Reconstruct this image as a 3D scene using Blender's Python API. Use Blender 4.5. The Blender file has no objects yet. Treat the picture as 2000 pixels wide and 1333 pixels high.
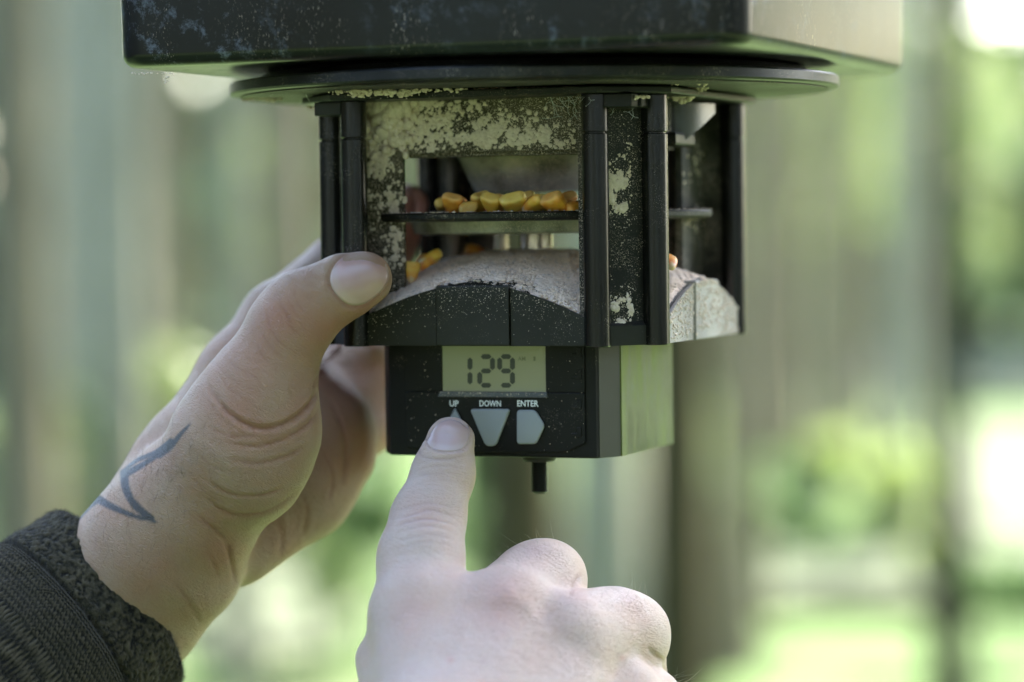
import bpy, bmesh, math, random
import numpy as np
from mathutils import Vector, Matrix
from mathutils.bvhtree import BVHTree
random.seed(7); rng = np.random.default_rng(7)
SC = bpy.context.scene; COL = SC.collection
PI = math.pi
# ------------------------------------------------------------------ camera
F = 5600.0; H = 1.4; PITCH = math.radians(90 - 2.34); ROLL = math.radians(-0.8)
RX = np.array([[1, 0, 0], [0, math.cos(PITCH), -math.sin(PITCH)], [0, math.sin(PITCH), math.cos(PITCH)]])
RZ = np.array([[math.cos(ROLL), -math.sin(ROLL), 0], [math.sin(ROLL), math.cos(ROLL), 0], [0, 0, 1]])
RC = RX @ RZ; EYE = np.array([0, 0, H])
cam = bpy.data.cameras.new("camera"); camo = bpy.data.objects.new("camera", cam); COL.objects.link(camo)
m = Matrix([list(r) for r in RC]).to_4x4(); m.translation = Vector(EYE); camo.matrix_world = m
cam.sensor_width = 36; cam.lens = F * 36 / 2000; cam.clip_start = .05; cam.clip_end = 400
cam.dof.use_dof = True; cam.dof.focus_distance = .882; cam.dof.aperture_fstop = 4.6; cam.dof.aperture_blades = 0
SC.camera = camo
# ------------------------------------------------------------------ world, sun, exposure
SUN_AZ, SUN_EL = 38.0, 50.0      # degrees right of straight ahead (+Y), above the horizon: the sun stands behind the wood
w = bpy.data.worlds.new("World"); SC.world = w; w.use_nodes = True
nt = w.node_tree; sky = nt.nodes.new("ShaderNodeTexSky"); sky.sky_type = 'NISHITA'; sky.sun_disc = False
sky.sun_elevation = math.radians(SUN_EL); sky.sun_rotation = math.radians(SUN_AZ)
sky.air_density = 1.0; sky.dust_density = 2.0; sky.ozone_density = 0.6
nt.links.new(sky.outputs[0], nt.nodes["Background"].inputs[0]); nt.nodes["Background"].inputs[1].default_value = .15
sun = bpy.data.lights.new("sun", 'SUN'); sun.energy = 3.5; sun.angle = math.radians(.6); sun.color = (1, .95, .86)
suno = bpy.data.objects.new("sun", sun); COL.objects.link(suno)
SD = Vector((math.sin(math.radians(SUN_AZ)) * math.cos(math.radians(SUN_EL)), math.cos(math.radians(SUN_AZ)) * math.cos(math.radians(SUN_EL)), math.sin(math.radians(SUN_EL))))
suno.rotation_euler = SD.to_track_quat('Z', 'Y').to_euler()
SC.view_settings.view_transform = 'Standard'; SC.view_settings.look = 'None'; SC.view_settings.gamma = 1
SC.view_settings.exposure = 3.6; SC.view_settings.use_curve_mapping = False
SC.cycles.use_denoising = True; SC.cycles.max_bounces = 8; SC.cycles.sample_clamp_indirect = 6

# ------------------------------------------------------------------ geometry helpers
def ray(px, py): return RC @ np.array([(px - 1000) / F, -(py - 666.5) / F, -1.0])
def P(px, py, Y):
    """the point seen at photo pixel (px, py) that stands Y mm in front of the lens"""
    d = ray(px, py); return EYE + d * (Y * .001 / d[1])
def proj(p):
    q = (np.asarray(p) - EYE) @ RC
    return 1000 - F * q[..., 0] / q[..., 2], 666.5 + F * q[..., 1] / q[..., 2]
PH = math.radians(-21); CU = np.array([math.cos(PH), math.sin(PH), 0]); CV = np.array([-math.sin(PH), math.cos(PH), 0]); CZ = np.array([0, 0, 1.])
CC = np.array([.0084, .9437, H])
def Lw(p):
    p = np.asarray(p, float); return CC + (p[..., 0:1] * CU + p[..., 1:2] * CV + p[..., 2:3] * CZ) * .001
def onp(px, py, yl):
    d = ray(px, py); t = (yl * .001 - (EYE - CC) @ CV) / (d @ CV); q = (EYE + d * t - CC) * 1000
    return float(q @ CU), float(q[2])

def _hash(ix, iy, iz, seed):
    h = (ix.astype(np.int64) * 374761393 + iy.astype(np.int64) * 668265263 + iz.astype(np.int64) * 1274126177 + seed * 974634777) & 0xffffffff
    h = ((h ^ (h >> 13)) * 1274126177) & 0xffffffff; h = ((h ^ (h >> 16)) * 668265263) & 0xffffffff
    return ((h ^ (h >> 15)) & 0xffffff) / float(0xffffff)
def vnoise(p, seed=0):
    p = np.asarray(p, float); i = np.floor(p); f = p - i; f = f * f * (3 - 2 * f); i = i.astype(np.int64)
    r = 0
    for dx in (0, 1):
        for dy in (0, 1):
            for dz in (0, 1):
                wt = (f[..., 0] if dx else 1 - f[..., 0]) * (f[..., 1] if dy else 1 - f[..., 1]) * (f[..., 2] if dz else 1 - f[..., 2])
                r = r + wt * _hash(i[..., 0] + dx, i[..., 1] + dy, i[..., 2] + dz, seed)
    return r
def fbm(p, oct=4, seed=0):
    p = np.asarray(p, float); a, s, t = .5, 0, 0
    for k in range(oct):
        s = s + a * vnoise(p * 2 ** k, seed + k); t += a; a *= .55
    return s / t

def link(name, me, mat=None, parent=None, smooth=False, loc=None):
    o = bpy.data.objects.new(name, me); COL.objects.link(o)
    if mat and not me.materials: me.materials.append(mat)
    if parent: o.parent = parent
    if loc is not None: o.location = loc
    if smooth: me.polygons.foreach_set("use_smooth", [True] * len(me.polygons))
    return o
def mesh(name, vs, fs):
    me = bpy.data.meshes.new(name); me.from_pydata([tuple(v) for v in vs], [], [tuple(int(i) for i in f) for f in fs]); me.update(); return me
def npmesh(name, V, Q):
    """fast mesh from a vertex array and a face array of equal sized faces"""
    V = np.asarray(V, np.float32); Q = np.asarray(Q, np.int32); n = Q.shape[1]
    me = bpy.data.meshes.new(name); me.vertices.add(len(V)); me.vertices.foreach_set("co", V.ravel())
    me.loops.add(Q.size); me.loops.foreach_set("vertex_index", Q.ravel())
    me.polygons.add(len(Q)); me.polygons.foreach_set("loop_start", np.arange(0, Q.size, n, dtype=np.int32))
    me.polygons.foreach_set("loop_total", np.full(len(Q), n, np.int32)); me.update(calc_edges=True); me.validate(); return me
def tag(o, label=None, cat=None, group=None, kind=None):
    for k, v in (('label', label), ('category', cat), ('group', group), ('kind', kind)):
        if v: o[k] = v
    return o
def empty(name, loc=(0, 0, 0), rz=0):
    o = bpy.data.objects.new(name, None); COL.objects.link(o); o.location = loc; o.rotation_euler = (0, 0, rz); o.empty_display_size = .02; return o

# ------------------------------------------------------------------ materials
def mat(name, col=(.5, .5, .5), rough=.5, metal=0, **kw):
    m = bpy.data.materials.new(name); m.use_nodes = True; b = m.node_tree.nodes["Principled BSDF"]
    b.inputs["Base Color"].default_value = (*col, 1); b.inputs["Roughness"].default_value = rough; b.inputs["Metallic"].default_value = metal
    for k, v in kw.items(): b.inputs[k.replace('_', ' ')].default_value = v
    return m
def N(m, t, **kw):
    n = m.node_tree.nodes.new(t)
    for k, v in kw.items():
        if k.startswith('i_'):
            key = k[2:].replace('_', ' '); n.inputs[int(key) if key.isdigit() else key].default_value = v
        else: setattr(n, k, v)
    return n
def lk(m, a, b): m.node_tree.links.new(a, b)
def ramp(m, src, stops):
    r = N(m, "ShaderNodeValToRGB"); e = r.color_ramp.elements
    while len(e) < len(stops): e.new(.5)
    for k, (p, c) in enumerate(stops): e[k].position = p; e[k].color = (*c, 1) if len(c) == 3 else c
    lk(m, src, r.inputs[0]); return r.outputs[0]
def mixc(m, fac, a, b):
    n = N(m, "ShaderNodeMix", data_type='RGBA')
    for s, v in ((0, fac), (6, a), (7, b)):
        if hasattr(v, 'is_output') or isinstance(v, bpy.types.NodeSocket): lk(m, v, n.inputs[s])
        else: n.inputs[s].default_value = v if s == 0 else (*v, 1)
    return n.outputs[2]
def math_(m, op, a, b=0.0, c=None):
    n = N(m, "ShaderNodeMath", operation=op)
    for s, v in ((0, a), (1, b), (2, c)):
        if v is None: continue
        if isinstance(v, bpy.types.NodeSocket): lk(m, v, n.inputs[s])
        else: n.inputs[s].default_value = v
    return n.outputs[0]
DUST = (.70, .565, .455)
def dusty_plastic(name, base=(.012, .012, .009), rough=.38, dust=.35, speck=.5, scale=1.0, streak=False, film=.1, smear=(.32, .33, .33), spec=.5, coat=0, grain=2600.0, smudge=0):
    """black moulded plastic under a thin uneven film of meal: fine specks, scuffs and a powder film"""
    m = mat(name, base, rough); b = m.node_tree.nodes["Principled BSDF"]; b.inputs["Specular IOR Level"].default_value = spec; b.inputs["Coat Weight"].default_value = coat; b.inputs["Coat IOR"].default_value = 1.55; b.inputs["Coat Roughness"].default_value = .22
    tc = N(m, "ShaderNodeTexCoord"); mp = N(m, "ShaderNodeMapping"); lk(m, tc.outputs["Object"], mp.inputs[0])
    mp.inputs["Scale"].default_value = (scale, scale, scale * (.35 if streak else 1))
    n1 = N(m, "ShaderNodeTexNoise", i_Scale=95.0, i_Detail=7.0, i_Roughness=.62); lk(m, mp.outputs[0], n1.inputs[0])
    n2 = N(m, "ShaderNodeTexNoise", i_Scale=grain, i_Detail=4.0, i_Roughness=.7); lk(m, mp.outputs[0], n2.inputs[0])
    n3 = N(m, "ShaderNodeTexNoise", i_Scale=28.0, i_Detail=3.0); lk(m, mp.outputs[0], n3.inputs[0])
    area = ramp(m, n1.outputs[0], [(.50 - dust * .2, (0, 0, 0)), (.72 - dust * .2, (1, 1, 1))])
    grn = ramp(m, n2.outputs[0], [(.63 - speck * .12, (0, 0, 0)), (.70 - speck * .12, (1, 1, 1))])
    f1 = math_(m, 'MULTIPLY', area, grn)
    film_ = math_(m, 'MULTIPLY', ramp(m, n3.outputs[0], [(.38, (0, 0, 0)), (.7, (1, 1, 1))]), film)
    fac = math_(m, 'MAXIMUM', math_(m, 'MULTIPLY', f1, .9), film_)
    c = mixc(m, film_, base, smear); c = mixc(m, math_(m, 'MULTIPLY', f1, .85), c, DUST)
    if smudge:     # dried splashes and scuffs low on the walls
        n4 = N(m, "ShaderNodeTexNoise", i_Scale=120.0, i_Detail=10.0, i_Roughness=.78, i_Distortion=.15); lk(m, tc.outputs["Object"], n4.inputs[0])
        sz = N(m, "ShaderNodeSeparateXYZ"); lk(m, tc.outputs["Object"], sz.inputs[0]); low = N(m, "ShaderNodeMapRange"); lk(m, sz.outputs[2], low.inputs[0])
        for q, v_ in ((1, .052), (2, .095), (3, 1.0), (4, .25)): low.inputs[q].default_value = v_
        n5 = N(m, "ShaderNodeTexNoise", i_Scale=18.0, i_Detail=3.0); lk(m, tc.outputs["Object"], n5.inputs[0])
        sm = math_(m, 'MULTIPLY', math_(m, 'MULTIPLY', ramp(m, n4.outputs[0], [(.53, (0, 0, 0)), (.68, (1, 1, 1))]), low.outputs[0]), math_(m, 'MULTIPLY', ramp(m, n5.outputs[0], [(.42, (.05, .05, .05)), (.62, (1, 1, 1))]), smudge * .8))
        c = mixc(m, sm, c, (.17, .19, .23)); fac = math_(m, 'MAXIMUM', fac, sm)
    lk(m, c, b.inputs["Base Color"])
    lk(m, math_(m, 'MULTIPLY_ADD', fac, .5, rough), b.inputs["Roughness"])
    bp = N(m, "ShaderNodeBump", i_Strength=.35, i_Distance=.0002); lk(m, math_(m, 'ADD', f1, math_(m, 'MULTIPLY', n2.outputs[0], .35)), bp.inputs["Height"])
    lk(m, bp.outputs[0], b.inputs["Normal"]); return m
M = {}
M['plastic'] = dusty_plastic('moulded_black_plastic', base=(.004, .004, .003), dust=.25, speck=.35, film=.04, spec=.3)
M['hopper'] = dusty_plastic('hopper_plastic', base=(.003, .003, .0025), rough=.3, dust=.1, speck=.2, scale=.7, streak=True, film=.10, smear=(.08, .095, .105), spec=.15, coat=.36, grain=2600., smudge=1.1)
M['column'] = dusty_plastic('column_plastic', base=(.003, .003, .002), rough=.22, dust=-.05, speck=.2, film=.02, spec=.4)
M['plate'] = dusty_plastic('plate_plastic', base=(.010, .009, .006), rough=.65, dust=1.1, speck=.75, film=.55, smear=(.17, .14, .105), spec=.2)
M['panel'] = dusty_plastic('panel_plastic', base=(.003, .003, .002), rough=.5, dust=.5, speck=.5, film=.05, spec=.25, smear=(.2, .19, .15))
M['skirt'] = dusty_plastic('skirt_plastic', base=(.009, .0085, .005), rough=.5, dust=-.15, speck=.1, film=.05, spec=.3, smear=(.2, .19, .16))
M['underside'] = dusty_plastic('dusty_underside', base=(.006, .006, .004), rough=.5, dust=.5, speck=.6, film=.4, smear=(.12, .11, .08))
M['funnel'] = dusty_plastic('dusty_funnel', base=(.16, .155, .13), rough=.85, dust=.9, speck=.9, film=.9, smear=(.55, .51, .45), scale=3.0, grain=900.0)
M['box'] = dusty_plastic('timer_box_plastic', base=(.003, .003, .0027), rough=.42, dust=-.1, speck=.25, film=.02, spec=.2)
M['box_side'] = dusty_plastic('timer_side_reflection', base=(.03, .042, .010), rough=.33, dust=-.1, speck=.3, film=1.0, smear=(.13, .17, .025), scale=3.5, streak=True, spec=.25, coat=.4, smudge=.35)  # yellow-green reflection of the wood put into the side's colour
M['strip'] = dusty_plastic('timer_corner_strip', base=(.018, .018, .011), rough=.35, dust=-.1, speck=.1, film=.03, coat=.8)
M['lip'] = dusty_plastic('screen_lip_plastic', base=(.05, .055, .065), rough=.5, dust=.6, speck=.7, film=.6, smear=(.16, .17, .19))
M['rear'] = dusty_plastic('rear_post_plastic', base=(.015, .015, .011), rough=.6, dust=.6, speck=.7, film=.6, smear=(.16, .15, .12), spec=.25)
M['dusted'] = dusty_plastic('dust_coated_plastic', base=(.22, .21, .19), rough=.85, dust=1.0, speck=.9, film=.8, smear=(.50, .47, .42), scale=1.0, grain=4200.)
M['button'] = mat('grey_rubber', (.235, .25, .245), .55)
M['white'] = mat('white_print', (.85, .87, .86), .6)
M['lcd'] = mat('lcd_glass', (.31, .30, .195), .3)
M['lcd_seg'] = mat('lcd_segment', (.03, .035, .025), .4)
M['lcd_faint'] = mat('lcd_faint_print', (.16, .165, .09), .4)
M['steel'] = mat('brushed_steel', (.62, .58, .46), .22, 1.0)
M['bolt'] = mat('blackened_bolt', (.018, .018, .018), .5, .4)
def dust_mat(nm='corn_meal_dust', g=1.0, wm=(1, 1, 1)):
    m = mat(nm, DUST, .95); b = m.node_tree.nodes["Principled BSDF"]; b.inputs["Specular IOR Level"].default_value = .15
    tc = N(m, "ShaderNodeTexCoord"); n = N(m, "ShaderNodeTexNoise", i_Scale=700.0, i_Detail=6.0, i_Roughness=.75); lk(m, tc.outputs["Object"], n.inputs[0])
    n2 = N(m, "ShaderNodeTexNoise", i_Scale=140.0, i_Detail=4.0); lk(m, tc.outputs["Object"], n2.inputs[0])
    c = ramp(m, n.outputs[0], [(.3, tuple(v * g * k for v, k in zip((.44, .345, .265), wm))), (.5, tuple(v * g * k for v, k in zip((.66, .54, .44), wm))), (.75, tuple(v * g * k for v, k in zip((.76, .67, .585), wm)))])
    c2 = mixc(m, ramp(m, n2.outputs[0], [(.35, (0, 0, 0)), (.7, (.5, .5, .5))]), c, tuple(v * g for v in (.58, .48, .40))); lk(m, c2, b.inputs["Base Color"])
    bp = N(m, "ShaderNodeBump", i_Strength=.9, i_Distance=.0004); lk(m, n.outputs[0], bp.inputs["Height"]); lk(m, bp.outputs[0], b.inputs["Normal"]); return m
M['dust'] = dust_mat()
M['lit_meal'] = dust_mat('pale_lit_meal', 1.22, (1.04, 1.0, .92))  # paler, warmer copy of the meal: light on the housing put into colour

# ================================================================== the wood behind
def noise_mat(name, c1, c2, sc, rough=.9, bump=0, stretch=None, c3=None):
    m = mat(name, c1, rough); b = m.node_tree.nodes["Principled BSDF"]; b.inputs["Specular IOR Level"].default_value = .08; tc = N(m, "ShaderNodeTexCoord"); mp = N(m, "ShaderNodeMapping"); lk(m, tc.outputs["Object"], mp.inputs[0])
    if stretch: mp.inputs["Scale"].default_value = stretch
    n = N(m, "ShaderNodeTexNoise", i_Scale=sc, i_Detail=6.0, i_Roughness=.6); lk(m, mp.outputs[0], n.inputs[0])
    st = [(.35, c1), (.65, c2)] if not c3 else [(.3, c1), (.5, c2), (.7, c3)]
    lk(m, ramp(m, n.outputs[0], st), b.inputs["Base Color"])
    if bump: bp = N(m, "ShaderNodeBump", i_Strength=.8, i_Distance=bump); lk(m, n.outputs[0], bp.inputs["Height"]); lk(m, bp.outputs[0], b.inputs["Normal"])
    return m
M['ground'] = noise_mat('forest_floor', (.035, .06, .02), (.065, .105, .035), .8, c3=(.09, .10, .05))
M['path'] = noise_mat('pale_sunlit_ground', (.05, .065, .035), (.095, .105, .07), 2.0)  # tone of the path, and of sun on the ground put into colour
M['bark_grey'] = noise_mat('grey_bark', (.10, .085, .055), (.20, .175, .115), 5, bump=.02, stretch=(6, 6, 1))
M['bark_brown'] = noise_mat('brown_bark', (.03, .026, .012), (.07, .06, .03), 5, bump=.02, stretch=(6, 6, 1))
M['bark_dark'] = noise_mat('dark_bark', (.02, .02, .012), (.05, .048, .03), 5, bump=.02, stretch=(6, 6, 1))
M['bark_pale'] = noise_mat('pale_bark', (.17, .165, .115), (.28, .27, .20), 5, bump=.02, stretch=(6, 6, 1))  # kept pale in place of haze between the trunks
def leafmat(name, a, b_, tr):
    m = bpy.data.materials.new(name); m.use_nodes = True; t = m.node_tree; t.nodes.clear(); out = t.nodes.new("ShaderNodeOutputMaterial")
    g = N(m, "ShaderNodeNewGeometry"); c = ramp(m, g.outputs["Random Per Island"], [(0, a), (1, b_)])
    d = N(m, "ShaderNodeBsdfPrincipled", i_Roughness=.45); lk(m, c, d.inputs["Base Color"]); tl = N(m, "ShaderNodeBsdfTranslucent"); lk(m, c, tl.inputs[0])
    mx = N(m, "ShaderNodeMixShader", i_0=tr); lk(m, d.outputs[0], mx.inputs[1]); lk(m, tl.outputs[0], mx.inputs[2]); lk(m, mx.outputs[0], out.inputs[0]); return m
M['leaf'] = leafmat('green_leaf', (.07, .13, .045), (.17, .26, .10), .45)
M['leaf_lit'] = leafmat('sunlit_leaf', (.17, .24, .06), (.26, .33, .11), .65)  # copy of the yellow green leaf, sunlight put into its colour
M['leaf_shade'] = leafmat('shaded_leaf', (.04, .042, .03), (.07, .07, .052), .3)  # leaves of the unseen wood, deep shade put into their colour
M['leaf_y'] = leafmat('yellow_green_leaf', (.16, .23, .05), (.26, .33, .10), .5)
M['leaf_g'] = leafmat('grey_green_leaf', (.17, .225, .085), (.29, .35, .15), .45)
def leaf_cloud(n, rad, size, seed, shape='ball', clump=24):
    """n leaf quads gathered in clumps through a crown volume"""
    r = np.random.default_rng(seed); cl = r.normal(size=(max(clump, 1), 3)); cl /= np.linalg.norm(cl, axis=1)[:, None]; cl *= (r.random((len(cl), 1)) ** .45) * .85
    k = r.integers(0, len(cl), n); c = (cl[k] + r.normal(size=(n, 3)) * .17) * np.array(rad)
    a = r.normal(size=(n, 3)); a /= np.linalg.norm(a, axis=1)[:, None]; b = np.cross(a, r.normal(size=(n, 3))); b /= np.linalg.norm(b, axis=1)[:, None]
    s = size * r.uniform(.6, 1.3, (n, 1)); V = np.stack([c - a * s, c + b * s * .45, c + a * s, c - b * s * .45], 1).reshape(-1, 3)
    return npmesh('foliage', V, np.arange(4 * n).reshape(n, 4))
def trunk_mesh(r0, r1, h, seed, limbs=True, base=0.0):
    r = np.random.default_rng(seed); mbv, mbf = [], []
    def tube(pts, rads, n=12):
        k0 = len(mbv)
        for p, q in zip(pts, rads):
            for i in range(n): a = 2 * PI * i / n; mbv.append((p[0] + q * math.cos(a) * (1 + .06 * math.sin(3 * a + p[2])), p[1] + q * math.sin(a), p[2]))
        for s in range(len(pts) - 1):
            for i in range(n): j = (i + 1) % n; mbf.append((k0 + s * n + i, k0 + s * n + j, k0 + (s + 1) * n + j, k0 + (s + 1) * n + i))
    ts = np.linspace(0, 1, 14); wob = np.cumsum(r.normal(size=(14, 2)) * r0 * .06, 0)
    tube([(wob[i][0], wob[i][1], h * t) for i, t in enumerate(ts)], [r0 * (1.35 if t == 0 else 1) * (1 - t) + r1 * t for t in ts])
    if limbs:
        for k in range(7):
            z0 = h * r.uniform(.45, .9); a = r.uniform(0, 2 * PI); ln = r.uniform(1.2, 2.4); d = np.array([math.cos(a), math.sin(a), .45]); p = np.array([0, 0, z0])
            tube([tuple(p + d * ln * t + np.array([0, 0, .2 * t * t])) for t in (0, .35, .7, 1)], [r0 * .3, r0 * .2, r0 * .12, r0 * .04], 6)
    return mesh('trunk', mbv, mbf)
def shape_ground():
    xs = np.concatenate([np.linspace(-120, -12, 12), np.linspace(-10, 14, 49), np.linspace(16, 120, 12)]); ys = np.concatenate([np.linspace(-20, 4, 6), np.linspace(5, 40, 60), np.linspace(45, 220, 12)])
    X, Y = np.meshgrid(xs, ys, indexing='ij'); Z = .10 * (fbm(np.stack([X / 3, Y / 3, X * 0], -1), 3, 3) - .5) - .05
    V = np.stack([X, Y, Z], -1).reshape(-1, 3); idx = np.arange(X.size).reshape(X.shape)
    return npmesh('ground', V, np.stack([idx[:-1, :-1], idx[1:, :-1], idx[1:, 1:], idx[:-1, 1:]], -1).reshape(-1, 4))
tag(link('ground', shape_ground(), M['ground'], None, True), kind='structure')
def patch(name, pts, mt, z):
    me = mesh(name, [(x, y, z) for x, y in pts], [tuple(range(len(pts)))]); return tag(link(name, me, M[mt]), kind='structure')
def gx(px, Y): return (px - 1000) / F * Y
rr_ = np.random.default_rng(5)
patch('path', [(gx(1330, 10.5), 10.5), (gx(2050, 10.3), 10.3), (12, 10.8), (26, 12), (26, 15), (12, 13.6), (gx(2050, 12.0), 12.4), (gx(1650, 12.2), 12.3), (gx(1330, 12.2), 12.1)], 'path', .035)
patch('sunlit_patch', [(gx(380, 9.4), 9.3), (gx(600, 9.2), 9.3), (gx(690, 9.6), 9.8), (gx(700, 11.4), 11.4), (gx(520, 11.8), 11.9), (gx(360, 11), 11.0)], 'path', .035)  # these clearings are pools of sun put in as paler ground
patch('sunlit_patch', [(gx(1585, 34), 34), (gx(1590, 24), 24), (gx(1700, 23), 23), (gx(1770, 26), 26), (gx(1760, 35), 35)], 'path', .035)
patch('sunlit_patch', [(gx(1870, 32), 32), (gx(1880, 22), 22), (gx(2150, 21), 21), (gx(2300, 32), 32)], 'path', .035)
patch('sunlit_patch', [(gx(1890, 18.6), 18.6), (gx(1880, 14), 14), (gx(1930, 12.6), 12.6), (gx(2300, 12.8), 12.8), (gx(2300, 18.6), 18.6)], 'path', .03)
# trees: (pixel x of the trunk at eye height, distance m, radius m, bark, label)
TR = [(40, 7.5, .10, 'bark_grey', 'out of focus grey tree trunk at the left edge of the wood'),
 (160, 11, .13, 'bark_pale', 'blurred pale trunk just inside the left edge, above the dark sleeve'),
 (330, 14, .12, 'bark_grey', 'faint grey trunk under the left lower corner of the hopper'),
 (238, 9, .085, 'bark_pale', 'pale grey trunk straight under the left end of the hopper'),
 (455, 9, .05, 'bark_pale', 'slim pale blurred trunk left of the cage and above the thumb hand'),
 (560, 12, .12, 'bark_grey', 'blurred grey trunk right against the left columns of the cage'),
 (1010, 6.5, .10, 'bark_brown', 'dark olive brown blurred trunk below the hanging bolt'),
 (1180, 9, .12, 'bark_pale', 'pale grey blurred trunk below the right half of the timer box'),
 (1305, 5.2, .062, 'bark_brown', 'darkest brown blurred trunk below the bright side of the timer box'),
 (1425, 9, .07, 'bark_grey', 'warm grey blurred trunk just right of the darkest brown one'),
 (1520, 13, .12, 'bark_grey', 'grey trunk in haze right of the rear cage column'),
 (1640, 17, .14, 'bark_grey', 'faint far trunk above the bright white light patch on the right'),
 (1855, 8, .052, 'bark_dark', 'thin dark upright trunk between the bright patches near the right edge'),
 (1765, 12, .09, 'bark_pale', 'pale trunk under the right lower corner of the hopper'),
 (745, 13, .10, 'bark_grey', 'grey trunk glimpsed behind the hands and the timer box')]
crown_me = [leaf_cloud(5200, (2.2, 2.2, 1.6), .10, 40 + k, clump=46) for k in range(3)]
for k, me in enumerate(crown_me): me.materials.append(M[['leaf', 'leaf_g', 'leaf_y'][k]])
for i, (px, Y, r, bk, lab) in enumerate(TR):
    e = empty('tree', (gx(px, Y), Y, -.05)); tag(e, lab, 'tree', 'blurred trees of the wood')
    tm = trunk_mesh(r, r * .5, 9.5, 60 + i); link('trunk', tm, M[bk], e, True)
    c = link('crown', crown_me[i % 3], None, e); c.location = (rr_.normal() * .4, rr_.normal() * .4, 8.2 + rr_.random() * 1.4); c.rotation_euler = (0, 0, rr_.random() * 6); c.scale = (.5 + rr_.random() * .25,) * 3
# unseen trees added beside the feeder, whose crowns keep the sun off the feeder and the hands
def shade_tree(x, y, z, s):
    e = empty('tree', (x * 1.0 + .9, y + .3, -.05)); tag(e, ('low' if z < 5.5 else 'tall') + ' leafy tree, unseen, added to keep the sun off the feeder', 'tree', 'unseen trees added for shade')
    link('trunk', trunk_mesh(.16, .07, z + .5, 91), M['bark_brown'], e, True)
    c = link('crown', leaf_cloud(9000, (1, 1, .8), .075, 77, clump=60), None, e); c.data.materials.append(M['leaf']); c.location = (-.9, -.3, z); c.scale = (s, s, s)
for dist, s in ((4.2, 1.5), (6.5, 2.0)):
    q = Vector((0, .9, H)) + SD * dist; shade_tree(q.x, q.y, q.z, s)
# shrubs and saplings: (px, py, distance, half width px, half height px, leaf material, count, label)
SH = [(60, 900, 9, 150, 170, 'leaf_g', 1300, 'low green bush blurred behind the forearm at the left edge'),
 (300, 820, 11, 130, 170, 'leaf_y', 1100, 'grey green bush blurred left of the wrist'),
 (500, 400, 16, 60, 130, 'leaf_lit', 500, 'pale yellow green sapling blurred above the thumb hand'),
 (300, 385, 15, 30, 30, 'leaf_lit', 500, 'round pale sapling crown blurred under the hopper corner on the left'),
 (640, 1110, 8, 60, 110, 'leaf_y', 500, 'bright yellow green weeds blurred between the two hands'),
 (720, 1000, 9, 100, 110, 'leaf', 600, 'green weeds blurred behind the pointing finger'),
 (930, 1000, 12, 70, 200, 'leaf', 700, 'green bush blurred right of the pointing finger'),
 (1500, 1000, 10, 120, 110, 'leaf', 800, 'green bush blurred right of the darkest trunk'),
 (1625, 895, 10, 50, 50, 'leaf_lit', 900, 'round sunlit yellow green sprig, the left one of the sunlit pair'),
 (1740, 955, 11, 75, 60, 'leaf_lit', 1100, 'sunlit pale green sprig blurred beside the round one'),
 (1812, 1080, 9, 45, 45, 'leaf_y', 700, 'small vivid yellow green sprig below the thin dark trunk'),
 (1640, 1060, 12, 180, 70, 'leaf', 900, 'wide low green bush behind the pale path on the right'),
 (1950, 1140, 9, 130, 60, 'leaf', 500, 'low green weeds at the right edge beside the pale path'),
 (1400, 850, 13, 30, 40, 'leaf_lit', 350, 'small pale green sprig blurred beside the bright side of the timer box'),
 (1545, 840, 14, 28, 34, 'leaf_y', 350, 'dim round green sprig left of the lime pair'),
 (480, 850, 13, 90, 120, 'leaf', 700, 'green bush blurred behind the tattooed wrist hand'),
 (200, 520, 17, 90, 200, 'leaf', 900, 'tall dim green bush blurred left of the cage'),
 (1880, 300, 20, 160, 260, 'leaf_g', 1500, 'tall light green thicket blurred at the right edge'),
 (1600, 270, 22, 200, 280, 'leaf_y', 1700, 'tall yellow green thicket blurred right of the cage')]
for i, (px, py, Y, wx, wy, mt, n, lab) in enumerate(SH):
    c = P(px, py, Y * 1000); sx = wx / F * Y; sz = wy / F * Y
    e = empty('shrub', (c[0], c[1], 0)); tag(e, lab, 'shrub', 'blurred shrubs of the wood')
    me = leaf_cloud(n, (sx * 1.05, max(sx, .12), sz * 1.05), min(.05, sx * .3) + .012 * (Y > 14), 200 + i, clump=14); f = link('foliage', me, M[mt], e); f.location = (0, 0, c[2])
    st = trunk_mesh(.012, .006, max(.1, c[2]), 300 + i, False); link('stem', st, M['bark_brown'], e, True)
# far edge of the wood: one mass of leaves with gaps, and unseen masses shaped for reflections and fill beside and behind the lens
def mass(name, n, f, size, mt, seed):
    r = np.random.default_rng(seed); c = f(r, n); a = r.normal(size=(n, 3)); a /= np.linalg.norm(a, axis=1)[:, None]; b = np.cross(a, r.normal(size=(n, 3))); b /= np.linalg.norm(b, axis=1)[:, None]
    s = size * r.uniform(.5, 1.4, (n, 1)); V = np.stack([c - a * s, c + b * s * .6, c + a * s, c - b * s * .6], 1).reshape(-1, 3)
    o = link(name, npmesh(name, V, np.arange(4 * n).reshape(n, 4)), M[mt]); return tag(o, kind='stuff')
def wall_f(r, n):
    az = r.uniform(-.95, .36, n * 3); z = r.uniform(0, 11, n * 3); d = 30 + r.random(n * 3) * 8
    keep = fbm(np.stack([az * 22, z * .35, d * 0], -1), 3, 17) > .33 - .2 * (z < 2) + .0 * (az > .13)
    i = np.nonzero(keep)[0][:n]; return np.stack([np.sin(az[i]) * d[i], np.cos(az[i]) * d[i], z[i]], -1)
tag(mass('far_foliage', 52000, wall_f, .28, 'leaf_g', 7), 'far soft green wall of leaves closing the wood behind the trunks', 'foliage')
def bright_f(r, n):
    az = r.uniform(.36, .95, n); d = 13 + r.random(n) * 6; return np.stack([np.sin(az) * d, np.cos(az) * d, r.uniform(0, 5.5, n)], -1)
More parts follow.
